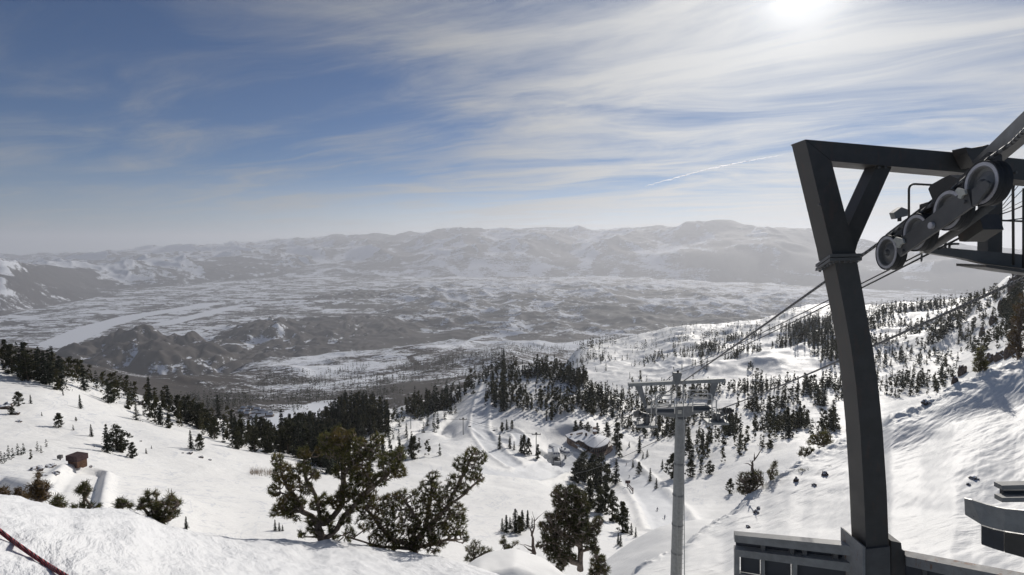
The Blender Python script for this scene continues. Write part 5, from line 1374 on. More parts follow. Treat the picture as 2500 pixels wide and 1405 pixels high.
part('beam_bracket', pxprism([(2358,360),(2372,362),(2400,357),(2413,353),(2420,366),(2436,400),(2380,408),(2362,374)], Y0 - 0.22, 0.20), M_STEEL, fr, bevel=0.006)
part('rope_beam', beam(Q(2395, 408, 6.15), Q(2660, 170, 3.9), 0.14, 0.17), M_STEEL2, fr, bevel=0.010)
sb = part('sensor_box', pxprism([(2182,520),(2201,506),(2216,512),(2217,527),(2187,535)], 6.5, 0.08), M_GALV, fr, bevel=0.003)
part('sensor_eye', tube([Q(2196, 530, 6.52), Q(2196, 541, 6.52)], 0.022, 12), M_STEEL, sb)
part('wire_ring', tube([Q(2250, 630, 6.2) + Vector((math.sin(a) * 0.03 , math.sin(a) * 0.03, math.cos(a) * 0.045)) for a in np.linspace(0, 6.283, 22)], 0.006, 6, cap=False), M_STEEL2, fr)
part('grab_rail', tube(roundcorner([Q(2219, 560, 6.85), Q(2219, 449, 6.85), Q(2290, 453, 6.85)], 0.09, 6), 0.014, 10), M_STEEL, fr, smooth=True)
# walkway behind the wheels
part('walkway_beam', pxprism([(2282,603),(2500,622),(2700,640),(2700,676),(2500,656),(2411,645),(2355,632),(2264,617)], 7.5, 0.16), M_STEEL2, fr, bevel=0.004)
part('walkway_plate', pxprism([(2408,646.5),(2500,658),(2700,680),(2700,692),(2500,667),(2409,653)], 7.3, 0.5), M_STEEL, fr, bevel=0.003)
part('walkway_post', pxprism([(2414,440),(2448,443),(2447,618),(2412,616)], 7.75, 0.18), M_STEEL, fr, bevel=0.006)
for pts in ([(2474,648),(2473,455),(2482,438),(2620,440)], [(2499,655),(2499,460)], [(2318,606),(2318,596),(2340,596)], [(2308,606),(2308,586)]):
    part('handrail', tube(roundcorner([Q(x, y, 7.4) for x, y in pts], 0.07, 5), 0.016, 10), M_STEEL, fr, smooth=True)
part('handrail', tube([Q(2400, 537, 7.36), Q(2500, 541, 7.36), Q(2640, 548, 7.36)], 0.014, 10), M_STEEL, fr, smooth=True)
for i, (a, b_, c) in enumerate([((2395,533),(2450,528),(2520,492)), ((2395,537),(2460,546),(2560,520)), ((2448,510),(2470,492),(2520,440)), ((2448,516),(2480,500),(2540,470)), ((2448,502),(2465,480),(2505,430)), ((2400,545),(2470,535),(2560,545))]):
    pp = []
    for t in np.linspace(0, 1, 12):
        x = a[0]*(1-t)**2 + 2*b_[0]*t*(1-t) + c[0]*t*t; y = a[1]*(1-t)**2 + 2*b_[1]*t*(1-t) + c[1]*t*t
        pp.append(Q(x, y, 7.6 + 0.1 * i))
    part('control_cable', tube(pp, 0.009 if i < 2 else 0.005, 6), M_CABLE, fr)

# ropes and cables
LT = Q(1556, 1003, 35.0); RT = Q(1768, 996, 35.0)
w4top = WC[3] + Vector((0.02, 0, 0.235))
tops = [c + AX * 0.016 + Vector((0, 0, 0.240)) for c in WC]
def rope(name, label, pts, r, mat, n=8, group=None):
    o = thing(name, label, 'cable', pts[0], 0, group)
    bm = tube(pts, r, n); bmesh.ops.translate(bm, verts=bm.verts, vec=-Vector(pts[0]))
    bpy.data.objects.remove(o)
    o = part(name, bm, mat, None, smooth=True, world=False); o.location = pts[0]
    return tag(o, label, 'cable', group)
def lerp(a, b, n, sag=0.0): return [a * (1 - t) + b * t - Vector((0, 0, sag * 4 * t * (1 - t))) for t in np.linspace(0, 1, n)]
lodge_end = P(1362, 1122, 335)
rope('haul_rope', 'thick stranded haul rope over the four near wheels, down to the grey tower', [Q(2680, 145, 3.7), tops[0] + Vector((-0.03, -0.25, 0.10))] + tops + lerp(tops[3], LT, 14, 0.10)[1:] + lerp(LT, P(1368, 1130, 335), 16, 3.0)[1:], 0.021, M_ROPE)
rope('return_rope', 'haul rope of the other lift side, crossing the right slopes to the grey tower', lerp(Q(2760, 560, 9.0), RT, 16, 0.15) + lerp(RT, P(1378, 1150, 335), 16, 3.0)[1:], 0.036, M_ROPE)
top_ = Q(1655, 906, 35.0)
rope('signal_cable', 'upper of two thin black cables from the wheels to the grey tower top', lerp(Q(2350, 568, 7.0), top_ + Vector((0, 0, 0.03)), 16, 0.12), 0.012, M_CABLE, 6)
rope('signal_cable', 'lower of two thin black cables from the wheels to the grey tower top', lerp(Q(2350, 578, 7.0), top_ + Vector((0.12, 0, -0.12)), 16, 0.16) , 0.014, M_CABLE, 6)
rope('signal_cable', 'thin black cable falling from the top of the grey tower to the lodge terminals', lerp(top_, P(1345, 1108, 335), 14, 4.0), 0.02, M_CABLE, 6)

# ------------------------------------------------------------------ steel barriers at the foot
def alongbar(x0, Y0_, x1, Y1_):
    def f(u, py0, py1):
        return Q(x0, py0, Y0_) * (1 - u) + Q(x1, py1, Y1_) * u
    return f
g = alongbar(1793, 7.8, 2104, 6.75)
bar = thing('steel_barrier', 'low galvanised steel barrier with rails and dark panels left of the post', 'barrier', g(0.5, 1440, 1460))
def strip(f, u0, u1, t0, t1, b0, b1, dy, th, bm=None):
    """strip between top pixel heights t0..t1 and bottom b0..b1 (at u=0 and u=1)"""
    fr_ = [f(u0, t0, t1), f(u1, t0, t1), f(u1, b0, b1), f(u0, b0, b1)]
    fr_ = [v + Vector((0.3, 1, 0)).normalized() * dy for v in fr_]
    return prism(fr_, [v + Vector((0.3, 1, 0)).normalized() * th for v in fr_], bm)
part('top_rail', strip(g, 0, 1, 1303, 1332, 1320, 1356, -0.05, 0.13), M_GALV, bar, bevel=0.005)
part('middle_rail', strip(g, 0, 1, 1338, 1374, 1354, 1396, -0.05, 0.13), M_GALV, bar, bevel=0.005)
part('back_panel', strip(g, 0.02, 0.99, 1318, 1354, 1345, 1384, 0.10, 0.02), M_DARK, bar)
for u in (0.235, 0.47, 0.57, 0.80):
    part('stud', strip(g, u, u + 0.035, 1320, 1356, 1338, 1374, 0.0, 0.08), M_STEEL2, bar)
for k, (a, b_) in enumerate(((0.0, 0.045), (0.235, 0.262), (0.49, 0.525), (0.93, 0.965))):
    part('post', strip(g, a, b_, 1354.5, 1397, 1470, 1520, -0.03, 0.10), M_GALV, bar, bevel=0.004)
for k, (a, b_) in enumerate(((0.06, 0.228), (0.27, 0.482), (0.533, 0.925))):
    part('panel', strip(g, a, b_, 1360, 1402, 1396, 1446, 0.03, 0.02), M_DARK, bar)
part('bottom_rail', strip(g, 0.045, 0.93, 1397, 1450, 1406, 1462, -0.02, 0.10), M_GALV, bar, bevel=0.004)
g2 = alongbar(2211, 6.6, 2640, 5.2)
br2 = thing('steel_barrier', 'dark steel barrier rail with rusty top running right from the post base', 'barrier', g2(0.5, 1440, 1500))
part('top_rail', strip(g2, 0, 1, 1357, 1441, 1380, 1478, -0.02, 0.16), M_GALVR, br2, bevel=0.006)
part('panel', strip(g2, 0, 1, 1381, 1479, 1470, 1600, 0.04, 0.03), M_DARK, br2)
for u in (0.12, 0.30): part('stud', strip(g2, u, u + 0.03, 1381, 1479, 1470, 1600, 0.0, 0.03), M_STEEL2, br2)
# platform edges at the right side
pe = thing('platform_edge', 'curved grey sheet-metal platform edge sticking in at the right side', 'platform', Q(2450, 1330, 5.4))
def curvedstrip(top, bot, th, Ys):
    bm = bmesh.new()
    f = [Q(x, y, Y) for (x, y), Y in zip(top, Ys)] ; b_ = [Q(x, y, Y) for (x, y), Y in zip(bot, Ys)]
    o = Vector((0.02, th, 0))
    n = len(f); vs = [[bm.verts.new(v) for v in L] for L in (f, b_, [v + o for v in b_], [v + o for v in f])]
    for k in range(n - 1):
        for i in range(4): bm.faces.new((vs[i][k], vs[i][k + 1], vs[(i + 1) % 4][k + 1], vs[(i + 1) % 4][k]))
    bm.faces.new([vs[i][0] for i in range(4)]); bm.faces.new([vs[i][-1] for i in range(4)][::-1])
    return bm
part('fascia', curvedstrip([(2354,1217),(2372,1221),(2403,1231),(2430,1238),(2455,1243),(2500,1247),(2600,1252)], [(2356,1257),(2374,1268),(2395,1281),(2425,1290),(2451,1296),(2500,1304),(2600,1318)], 0.02, [5.6, 5.52, 5.42, 5.34, 5.26, 5.15, 4.9]), M_GALV, pe, bevel=0.004)
for i in range(7): part('rivet', lathe(Q(2378 + i * 20, 1262 + i * 4.6, 5.5 - i * 0.05) + Vector((0, -0.004, 0)), (0, 1, 0), [(0, 0.0005), (0, 0.006), (0.01, 0.006), (0.01, 0.0005)], 8), M_STEEL2, pe)
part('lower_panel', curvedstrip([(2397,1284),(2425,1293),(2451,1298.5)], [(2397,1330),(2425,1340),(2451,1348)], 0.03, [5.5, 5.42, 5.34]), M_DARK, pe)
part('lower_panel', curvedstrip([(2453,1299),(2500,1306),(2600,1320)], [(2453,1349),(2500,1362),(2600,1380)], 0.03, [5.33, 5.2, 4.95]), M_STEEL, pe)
ch = thing('steel_channel', 'short steel channel beam at the right side above the curved platform edge', 'beam', Q(2480, 1206, 5.8))
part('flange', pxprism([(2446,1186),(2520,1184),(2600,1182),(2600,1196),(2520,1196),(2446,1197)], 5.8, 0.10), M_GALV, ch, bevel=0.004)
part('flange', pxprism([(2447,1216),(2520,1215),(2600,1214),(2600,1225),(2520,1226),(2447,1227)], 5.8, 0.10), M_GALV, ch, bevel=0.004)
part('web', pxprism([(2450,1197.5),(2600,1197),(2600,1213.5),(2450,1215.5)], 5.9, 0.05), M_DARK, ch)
# red and black rope low at the left
M_RR = rope_mat('red_rope', (0.32, 0.03, 0.04), (0.03, 0.01, 0.02), 34.0)
pts = []
for t in np.linspace(0, 1, 40):
    px = -60 + 250 * t; py = 1250 + 175 * t + 8 * math.sin(t * 3.14); v = L_FG.hit(px, py)
    if v is not None: pts.append(v * 0.985)
bm = tube(pts, 0.0125, 10); o = part('red_rope', bm, M_RR, None, smooth=True, world=False)
tag(o, 'red and black braided rope stretched across the snow at the lower left', 'rope')

# ------------------------------------------------------------------ the grey lift tower below
M_TOWER = metal('tower_galvanised', (0.24, 0.248, 0.248), 0.55, 0.15)
M_TOWER2 = metal('tower_dull', (0.17, 0.175, 0.18), 0.55, 0.15)
M_RAIL = metal('pale_rail', (0.45, 0.45, 0.44), 0.55, 0.0)
YT = 35.0
tw = thing('lift_tower', 'grey tubular lift tower with crossarm, two railed work baskets and wheel trains', 'lift tower', (Q(1659, 1400, YT).x, YT, -27.0))
cx = Q(1659, 1100, YT).x; zt_ = Q(1659, 1020, YT).z
part('pole', tube([(cx, YT, -27.5), (cx, YT, zt_)], [0.42, 0.345], 12), M_TOWER, tw)
part('pole_cap', tube([(cx, YT, zt_ - 0.02), (cx, YT, zt_ + 0.06)], 0.46, 12), M_TOWER2, tw)
for y_ in (1132, 1208, 1280, 1348): part('tower_band', tube([(cx, YT, Q(1659, y_, YT).z - 0.04), (cx, YT, Q(1659, y_, YT).z + 0.04)], 0.415, 12), M_TOWER2, tw)
part('crossarm', pxprism([(1575,998),(1640,994),(1678,992),(1728,990),(1740,999),(1697,1011),(1675,1020),(1641,1020),(1603,1013),(1580,1008)], YT - 0.35, 0.6), M_TOWER2, tw, bevel=0.02)
part('number_plate', pxprism([(1655,1002),(1664,1002),(1664,1011),(1655,1011)], YT - 0.38, 0.02), M_CREAM, tw)
part('lifting_beam', pxprism([(1535,937),(1770,925),(1770,934),(1535,944.5)], YT - 0.15, 0.3), M_TOWER, tw, bevel=0.01)
part('lifting_leg', pxprism([(1551,944),(1568,943),(1581,997),(1576,997)], YT - 0.12, 0.24), M_TOWER2, tw, bevel=0.01)
part('lifting_leg', pxprism([(1739,935),(1755,934),(1738,982),(1731,990)], YT - 0.12, 0.24), M_TOWER2, tw, bevel=0.01)
for px in (1536, 1543, 1763, 1769): part('hook', tube([Q(px, 940 if px < 1600 else 930, YT), Q(px, 949 if px < 1600 else 939, YT)], 0.05, 8), M_TOWER2, tw)
ld = part('ladder', tube([Q(1652, 938, YT - 0.55), Q(1654, 1500, YT - 0.55)], 0.03, 8), M_TOWER, tw)
part('ladder_rail', tube([Q(1668, 938, YT - 0.55), Q(1672, 1500, YT - 0.55)], 0.03, 8), M_TOWER, ld)
for i in range(38):
    y_ = 945 + i * 12.0
    part('rung', tube([Q(1652.2, y_, YT - 0.55), Q(1668.8, y_, YT - 0.55)], 0.014, 6), M_TOWER, ld)
part('mast_head', pxprism([(1645,911),(1664,911),(1665,915),(1660,938),(1648,938),(1644,915)], YT - 0.2, 0.3), M_TOWER2, tw, bevel=0.02)
part('mast_wheel', lathe(Q(1655, 908, YT - 0.45), (1, -0.2, 0), [(-0.06, 0.01), (-0.06, 0.10), (0.06, 0.10), (0.06, 0.01)], 18), M_RUB, tw)
part('mast_rod', tube([Q(1665, 905, YT), Q(1665, 890, YT)], 0.03, 6), M_TOWER2, tw)
part('mast_rod', tube([Q(1646, 905, YT), Q(1644, 896, YT)], 0.03, 6), M_TOWER2, tw)
def rail(x0, y0, x1, y1, Y, extra=()):
    bk = part('basket_rail', tube(roundcorner([Q(x0, y1, Y), Q(x0, y0, Y), Q(x1, y0, Y), Q(x1, y1, Y)], 0.18, 5), 0.042, 8), M_RAIL, tw, smooth=True)
    for t in extra:
        part('mid_rail', tube([Q(x0, y0 + (y1 - y0) * t, Y), Q(x1, y0 + (y1 - y0) * t, Y)], 0.034, 6), M_RAIL, bk)
for (x0, y0, x1, y1, Y, ex) in [(1600,957,1639,1000,YT+0.5,(0.45,)), (1602,976,1647,1010,YT-0.75,(0.33,0.62)), (1605,966,1640,1000,YT+0.2,()), (1684,953,1728,994,YT+0.5,(0.45,)), (1691,962,1738,1005,YT-0.75,(0.30,0.6)), (1738,975,1749,1016,YT-0.5,(0.5,)), (1590,984,1603,1032,YT-0.5,())]:
    rail(x0, y0, x1, y1, Y, ex)
def floorpl(x0, x1, ya, yb):
    a = [Q(x0, yb, YT - 0.75), Q(x1, yb, YT - 0.75), Q(x1 + 3, ya, YT + 0.5), Q(x0 + 3, ya, YT + 0.5)]
    z = a[0].z
    a = [Vector((v.x, v.y, z)) for v in a]
    return prism(a, [v + Vector((0, 0, 0.06)) for v in a])
part('basket_floor', floorpl(1602, 1647, 996, 1010), M_TOWER2, tw)
part('basket_floor', floorpl(1690, 1736, 992, 1005), M_TOWER2, tw)
ldir = (Q(1556, 1003, 35.0) - tops[3]).normalized(); ldh = Vector((ldir.x, ldir.y, 0)).normalized(); axh = Vector((ldh.y, -ldh.x, 0))
for C0, nm in ((LT, 0), (RT, 1)):
    sl = Vector((ldir.x, ldir.y, ldir.z * 0.85)).normalized()
    C1 = C0 + Vector((0, 0, -0.24))
    part('wheel_beam', beam(C1 - sl * 1.7 + axh * 0.16, C1 + sl * 1.7 + axh * 0.16, 0.10, 0.20), M_STEEL, tw, bevel=0.01)
    part('wheel_bracket', beam(C1 + axh * 0.2, Vector((C1.x + (0.8 if nm == 0 else -0.8), YT, zt_ + 0.1)), 0.3, 0.3), M_TOWER2, tw, bevel=0.02)
    for k in range(7):
        c = C1 + sl * (k - 3) * 0.52
        part('rope_wheel', lathe(c, axh, [(-0.06, 0.02), (-0.06, 0.15), (-0.05, 0.20), (-0.05, 0.215), (0.05, 0.215), (0.05, 0.20), (0.06, 0.15), (0.06, 0.02)], 20), M_RUB, tw)
        if nm == 0 or k % 2: part('rope_guard', tube([c + axh * -0.1 + Vector((0, 0, -0.32)), c + axh * -0.16 + Vector((0, 0, 0.0)), c + axh * -0.08 + Vector((0, 0, 0.22))], 0.018, 6), M_TOWER2, tw)
    wk = C1 + Vector((0.5 if nm == 0 else -0.7, -0.4, -0.62))
    part('catwalk', box(wk, (1.45, 0.9, 0.16)), M_TOWER, tw, bevel=0.01)
    for s in (-0.6, 0.0, 0.6): part('hanger', tube([wk + Vector((s, -0.3, 0)), wk + Vector((s, -0.3, 0.95))], 0.03, 6), M_TOWER2, tw)
    part('drive_unit', box(wk + Vector((0.1, 0.1, 0.35)), (0.35, 0.4, 0.5)), M_STEEL2, tw, bevel=0.02)
# ------------------------------------------------------------------ lodge, terminals, hut, small lift parts
M_STONE = plain('stone_wall', (0.20, 0.145, 0.115), 0.9, noise=0.5, nscale=1.6, spec=0.2, bump=0.1)
M_WALLB = plain('brown_boards', (0.13, 0.085, 0.065), 0.85, noise=0.35, nscale=1.2, spec=0.2)
M_GLASS = plain('dark_glass', (0.02, 0.025, 0.035), 0.12, spec=0.8)
M_ROOFS = plain('roof_snow', (0.78, 0.79, 0.81), 0.7, noise=0.05, nscale=0.3, spec=0.2)
M_FASC = plain('dark_fascia', (0.06, 0.045, 0.042), 0.8)
M_WHITE = plain('white_paint', (0.62, 0.63, 0.64), 0.5, noise=0.06, nscale=0.6)
M_BLUE = plain('blue_band', (0.02, 0.035, 0.10), 0.3)
M_REDB = plain('red_trim', (0.30, 0.05, 0.035), 0.6)
M_WOODR = plain('weathered_wood', (0.17, 0.10, 0.065), 0.9, noise=0.35, nscale=2.5, spec=0.15)
M_WOODD = plain('dark_roof_boards', (0.075, 0.05, 0.05), 0.9, noise=0.3, nscale=2.5, spec=0.15)

Z0 = LODGE.z
def LP(px, py, h): return onplane(px, py, Z0 + h)
lg = thing('ski_lodge', 'stone and wood ski lodge with wide snow-covered roof and round glazed end', 'building', LODGE)
def slab(pts, th, bm=None):
    a = [Vector(p) for p in pts]
    return prism(a, [v - Vector((0, 0, th)) for v in a], bm)
def walls(foot, z0, z1, bm=None):
    """foot: list of (x,y) closed outline"""
    return prism([Vector((p.x, p.y, z1)) for p in foot], [Vector((p.x, p.y, z0)) for p in foot], bm)
HE, HR = 5.2, 7.4
# left wing
e = [LP(1380, 1063, HE), LP(1386, 1069, HE), LP(1405, 1080, HE), LP(1413, 1076, HE), LP(1424, 1081, HE), LP(1428, 1077, HE)]
rdg = [LP(1424, 1049, HR), LP(1446, 1060, HR)]
rf = part('roof', slab([e[0], e[1], e[2], e[3], e[4], e[5], LP(1447, 1062, HR - 0.6), LP(1424, 1049, HR)], 0.7), M_FASC, lg)
part('snow_cover', slab([v + Vector((0, 0, 0.55)) for v in [e[0], e[1], e[2], e[3], e[4], e[5], LP(1446, 1062, HR - 0.6), LP(1424, 1050, HR)]], 0.5), M_ROOFS, rf)
part('roof_vent', box(LP(1395, 1061, HE + 2.0), (1.6, 1.0, 1.0), None, 0.5), M_WALLB, rf)
part('roof_vent', box(LP(1415, 1059, HE + 2.4), (5.5, 0.7, 0.8), None, 0.55), M_WALLB, rf)
part('roof_vent', box(LP(1431, 1061, HE + 2.6), (1.2, 1.2, 2.0), None, 0.4), M_FASC, rf)
# round wing
ring = [LP(x, y, HE) for x, y in ((1424,1079),(1431,1086),(1440,1091),(1450,1094),(1462,1093.5),(1473,1090),(1483,1085),(1489,1077),(1488,1072),(1476,1067),(1462,1062),(1446,1061),(1434,1066))]
cpt = LP(1452, 1068, HR + 1.0)
bm = bmesh.new(); vs = [bm.verts.new(v) for v in ring]; lo = [bm.verts.new(v - Vector((0, 0, 0.7))) for v in ring]; cv = bm.verts.new(cpt)
for i in range(len(vs)):
    j = (i + 1) % len(vs); bm.faces.new((vs[i], vs[j], cv)); bm.faces.new((vs[i], lo[i], lo[j], vs[j]))
bm.faces.new(lo)
rf2 = part('roof', bm, M_FASC, lg)
bm = bmesh.new(); vs = [bm.verts.new(v + Vector((0, 0, 0.5))) for v in ring]; lo = [bm.verts.new(v + Vector((0, 0, 0.02))) for v in ring]; cv = bm.verts.new(cpt + Vector((0, 0, 0.6)))
for i in range(len(vs)):
    j = (i + 1) % len(vs); bm.faces.new((vs[i], vs[j], cv)); bm.faces.new((vs[i], lo[i], lo[j], vs[j]))
bm.faces.new(lo)
part('snow_cover', bm, M_ROOFS, rf2)
part('chimney', box(LP(1452, 1052, HR + 2.0), (2.2, 2.2, 5.0), None, 0.4), M_STONE, rf2, bevel=0.05)
part('chimney_cap', box(LP(1452, 1052, HR + 4.9), (3.0, 3.0, 0.7), None, 0.4), M_ROOFS, rf2, bevel=0.1)
cen = sum(ring, Vector()) / len(ring)
fw = [cen + (v - cen) * 0.86 for v in ring]
part('wall', walls(fw, Z0 - 2.5, Z0 + HE - 0.72), M_WALLB, lg)
cl_ = sum(e, Vector()) / len(e)
lw = [LP(1384, 1065, HE), LP(1389, 1070, HE), LP(1408, 1079, HE), LP(1428, 1080, HE), LP(1444, 1062, HE), LP(1425, 1052, HE)]
part('wall', walls(lw, Z0 - 2.0, Z0 + HE - 0.72), M_STONE, lg)
# windows of the round end and the lodge front
for i in range(1, 8):
    a, b_ = fw[i], fw[i + 1]; d = (b_ - a); n = Vector((d.y, -d.x, 0)).normalized()
    if n.dot(a - cen) < 0: n = -n
    for t in (0.27, 0.73):
        c = a + d * t; w_ = d.length * 0.34
        m_ = Vector((c.x, c.y, Z0 + 2.6)) + n * 0.08
        fm = part('window', box(m_, (w_, 0.12, 3.2), None, math.atan2(d.y, d.x)), M_FASC, lg)
        part('pane', box(m_ + n * 0.07, (w_ * 0.86, 0.04, 2.9), None, math.atan2(d.y, d.x)), M_GLASS, fm)
for t in (0.2, 0.45, 0.7, 0.9):
    a, b_ = lw[1], lw[3]; a2 = Vector((a.x, a.y, Z0 + 2.6)); b2 = Vector((b_.x, b_.y, Z0 + 2.6)); c = a2 * (1 - t) + b2 * t
    d = b2 - a2; n = Vector((d.y, -d.x, 0)).normalized()
    if n.y > 0: n = -n
    fm = part('window', box(c + n * 0.5, (1.8, 0.5, 1.8), None, math.atan2(d.y, d.x)), M_FASC, lg)
    part('pane', box(c + n * 0.78, (1.5, 0.06, 1.5), None, math.atan2(d.y, d.x)), M_GLASS, fm)
part('entrance_canopy', slab([LP(1410, 1094, 3.0), LP(1416, 1091, 3.0), LP(1432, 1098, 3.0), LP(1426, 1103, 3.0)], 0.5), M_WHITE, lg)
part('entrance_canopy', slab([LP(1396, 1078, 3.2), LP(1398, 1076, 3.2), LP(1416, 1088, 3.2), LP(1412, 1090, 3.2)], 0.5), M_WHITE, lg)
part('entrance_wing', walls([LP(1417, 1099, 0), LP(1431, 1106, 0), LP(1436, 1100, 0), LP(1424, 1094, 0)], Z0 - 1, Z0 + 2.6), M_STONE, lg)
# curved stone terrace
dk = [(1446,1121),(1456,1117),(1468,1114),(1480,1110),(1490,1104),(1496,1097),(1494,1086),(1484,1092),(1470,1100),(1455,1106),(1445,1112)]
part('terrace', walls([LP(x, y, 0.5) for x, y in dk], Z0 - 5.5, Z0 + 0.5), M_STONE, lg)
ww = [(1496,1097),(1507,1117),(1500,1126),(1476,1126),(1448,1124),(1446,1121),(1468,1114),(1490,1104)]
part('retaining_wall', walls([LP(x, y, -2.0) for x, y in ww], Z0 - 8, Z0 - 2.0), M_STONE, lg)
part('red_banner', box(LP(1486, 1080, 4.6), (2.6, 0.3, 2.4), None, 0.9), M_REDB, lg)
part('red_banner', box(LP(1477, 1093, 2.2), (2.4, 0.3, 3.2), None, 0.5), M_REDB, lg)
# patio furniture reads as small dark umbrellas on the terrace
for i, (x, y) in enumerate(((1487, 1092), (1491, 1087), (1480, 1098))):
    t_ = thing('patio_umbrella', ['left', 'middle', 'right'][(0, 2, 1)[i] if i else 1] + ' closed grey umbrella on the lodge terrace' if False else ('closed umbrella nearest the round glazed end of the lodge', 'closed umbrella at the outer corner of the lodge terrace', 'closed umbrella over the terrace wall')[i], 'umbrella', LP(x, y, 0.5))
    part('pole', tube([LP(x, y, 0.5), LP(x, y, 0.5) + Vector((0, 0, 3))], 0.05, 6), M_STEEL2, t_)
    part('canopy', tube([LP(x, y, 0.5) + Vector((0, 0, 1.4)), LP(x, y, 0.5) + Vector((0, 0, 2.9))], [0.32, 0.06], 8), M_TOWER2, t_)

def stadium(c, L, W, z0, z1, rot, n=10, sh=1.0, bm=None):
    bm = bm or bmesh.new(); pts = []
    for k in range(n + 1):
        a = -math.pi / 2 + math.pi * k / n; pts.append((L / 2 - W / 2 + math.cos(a) * W / 2, math.sin(a) * W / 2))
    pts += [(-L / 2, W / 2), (-L / 2, -W / 2)]
    m = Matrix.Rotation(rot, 3, 'Z'); c = Vector(c)
    top = [c + m @ Vector((x * sh, y * sh, z1)) for x, y in pts]; bot = [c + m @ Vector((x, y, z0)) for x, y in pts]
    return prism(top, bot, bm)
A_ = LP(1346, 1092, 3.5); B_ = LP(1388, 1109, 3.5); d = B_ - A_; rot = math.atan2(d.y, d.x); c = (A_ + B_) / 2; c.z = Z0
tm = thing('lift_terminal', 'bullet-shaped white lift terminal with a dark blue band beside the lodge', 'lift station', c)
L_ = d.length + 1.5
part('lower_shell', stadium(c, L_, 4.6, 3.0, 4.3, rot), M_WHITE, tm, bevel=0.1)
part('window_band', stadium(c, L_ - 0.2, 4.4, 4.3, 5.1, rot), M_BLUE, tm)
part('upper_shell', stadium(c, L_, 4.6, 5.1, 6.0, rot, sh=0.93), M_WHITE, tm, bevel=0.1)
for s in (-0.3, 0.3):
    m_ = c + Vector((math.cos(rot), math.sin(rot), 0)) * L_ * s
    part('mast', box((m_.x, m_.y, Z0 + 0.6), (1.0, 1.2, 4.8), None, rot), M_TOWER2, tm, bevel=0.05)
part('roof_unit', box(c + Vector((math.cos(rot) * L_ * 0.28, math.sin(rot) * L_ * 0.28, 6.3)), (1.0, 0.8, 0.7), None, rot), M_STEEL, tm)
part('roof_unit', box(c + Vector((math.cos(rot) * L_ * 0.1, math.sin(rot) * L_ * 0.1, 6.3)), (0.7, 0.7, 0.6), None, rot), M_STEEL, tm)
# top station of the near lift
S0 = LP(1359, 1128, 0.5)
st = thing('lift_station', 'white gabled lift station with dark windows, in front of the bullet-shaped terminal', 'lift station', S0)
def lb(x0, y0, x1, y1, h0, h1):  # box between two pixel corners
    a = LP(x0, y0, h0); b_ = LP(x1, y1, h0); return a, b_
sh = S0 + Vector((0, 2.0, 0))
part('cabin', prism([sh + Vector(v) for v in ((-2.6, 0, 2.6), (2.6, 0, 2.6), (2.6, 0, 5.2), (1.5, 0, 6.2), (-1.5, 0, 6.2), (-2.6, 0, 5.2))], [sh + Vector(v) for v in ((-2.6, 8, 2.6), (2.6, 8, 2.6), (2.6, 8, 5.2), (1.5, 8, 6.2), (-1.5, 8, 6.2), (-2.6, 8, 5.2))]), M_WHITE, st, bevel=0.05)
for i in range(3):
    w_ = part('window', box(sh + Vector((-1.5 + 1.5 * i, -0.04, 4.9)), (1.1, 0.08, 1.0)), M_BLUE, st)
part('side_annex', box(sh + Vector((-4.2, 4, 3.2)), (2.6, 5, 3.6)), M_WHITE, st, bevel=0.05)
part('annex_roof', box(sh + Vector((-4.2, 4, 5.3)), (3.0, 5.4, 0.5)), M_ROOFS, st, bevel=0.05)
part('bullwheel', lathe(sh + Vector((0, -2.5, 1.8)), (0, 0, 1), [(0, 0.3), (0, 2.3), (0.35, 2.3), (0.35, 0.3)], 24), M_STEEL, st)
part('pedestal', box(sh + Vector((0, 2.5, 0.2)), (1.8, 3.0, 5.0)), M_TOWER2, st, bevel=0.05)
part('track_beam', box(sh + Vector((-2.4, -3.0, 2.2)), (0.4, 9, 0.5)), M_TOWER2, st)
part('track_beam', box(sh + Vector((2.4, -3.0, 2.2)), (0.4, 9, 0.5)), M_TOWER2, st)
for x in (-2.4, 2.4):
    for y in (-6.5, -2.5): part('track_leg', box(sh + Vector((x, y, -1.2)), (0.3, 0.3, 6.6)), M_TOWER2, st)
part('work_deck', box(sh + Vector((0, -4.5, 0.3)), (4.2, 2.0, 0.3)), M_WHITE, st)
part('crossbeam', box(sh + Vector((0, -7.0, 2.2)), (5.6, 0.4, 0.5)), M_WHITE, st)
def chair(p, lab, grp='lift chairs hanging near the stations', col=None):
    """a small four-seat chair hanging from its grip at p"""
    t_ = thing('lift_chair', lab, 'lift chair', p, 0.3, grp)
    part('hanger', tube([p, p + Vector((0.1, 0, -1.2)), p + Vector((0, 0, -2.2))], 0.05, 6), M_STEEL2, t_)
    part('seat', box(p + Vector((0, -0.2, -2.6)), (2.0, 0.5, 0.1)), M_DARK, t_)
    part('backrest', box(p + Vector((0, 0.1, -2.25)), (2.0, 0.08, 0.55)), M_DARK, t_)
for x, y, h, lab in ((1348, 1128, 3.0, 'empty chair parked under the left of the white station'), (1372, 1140, 3.0, 'empty chair parked under the right of the white station'), (1362, 1150, 2.6, 'lowest empty chair in front of the white station')):
    chair(LP(x, y, h), lab)

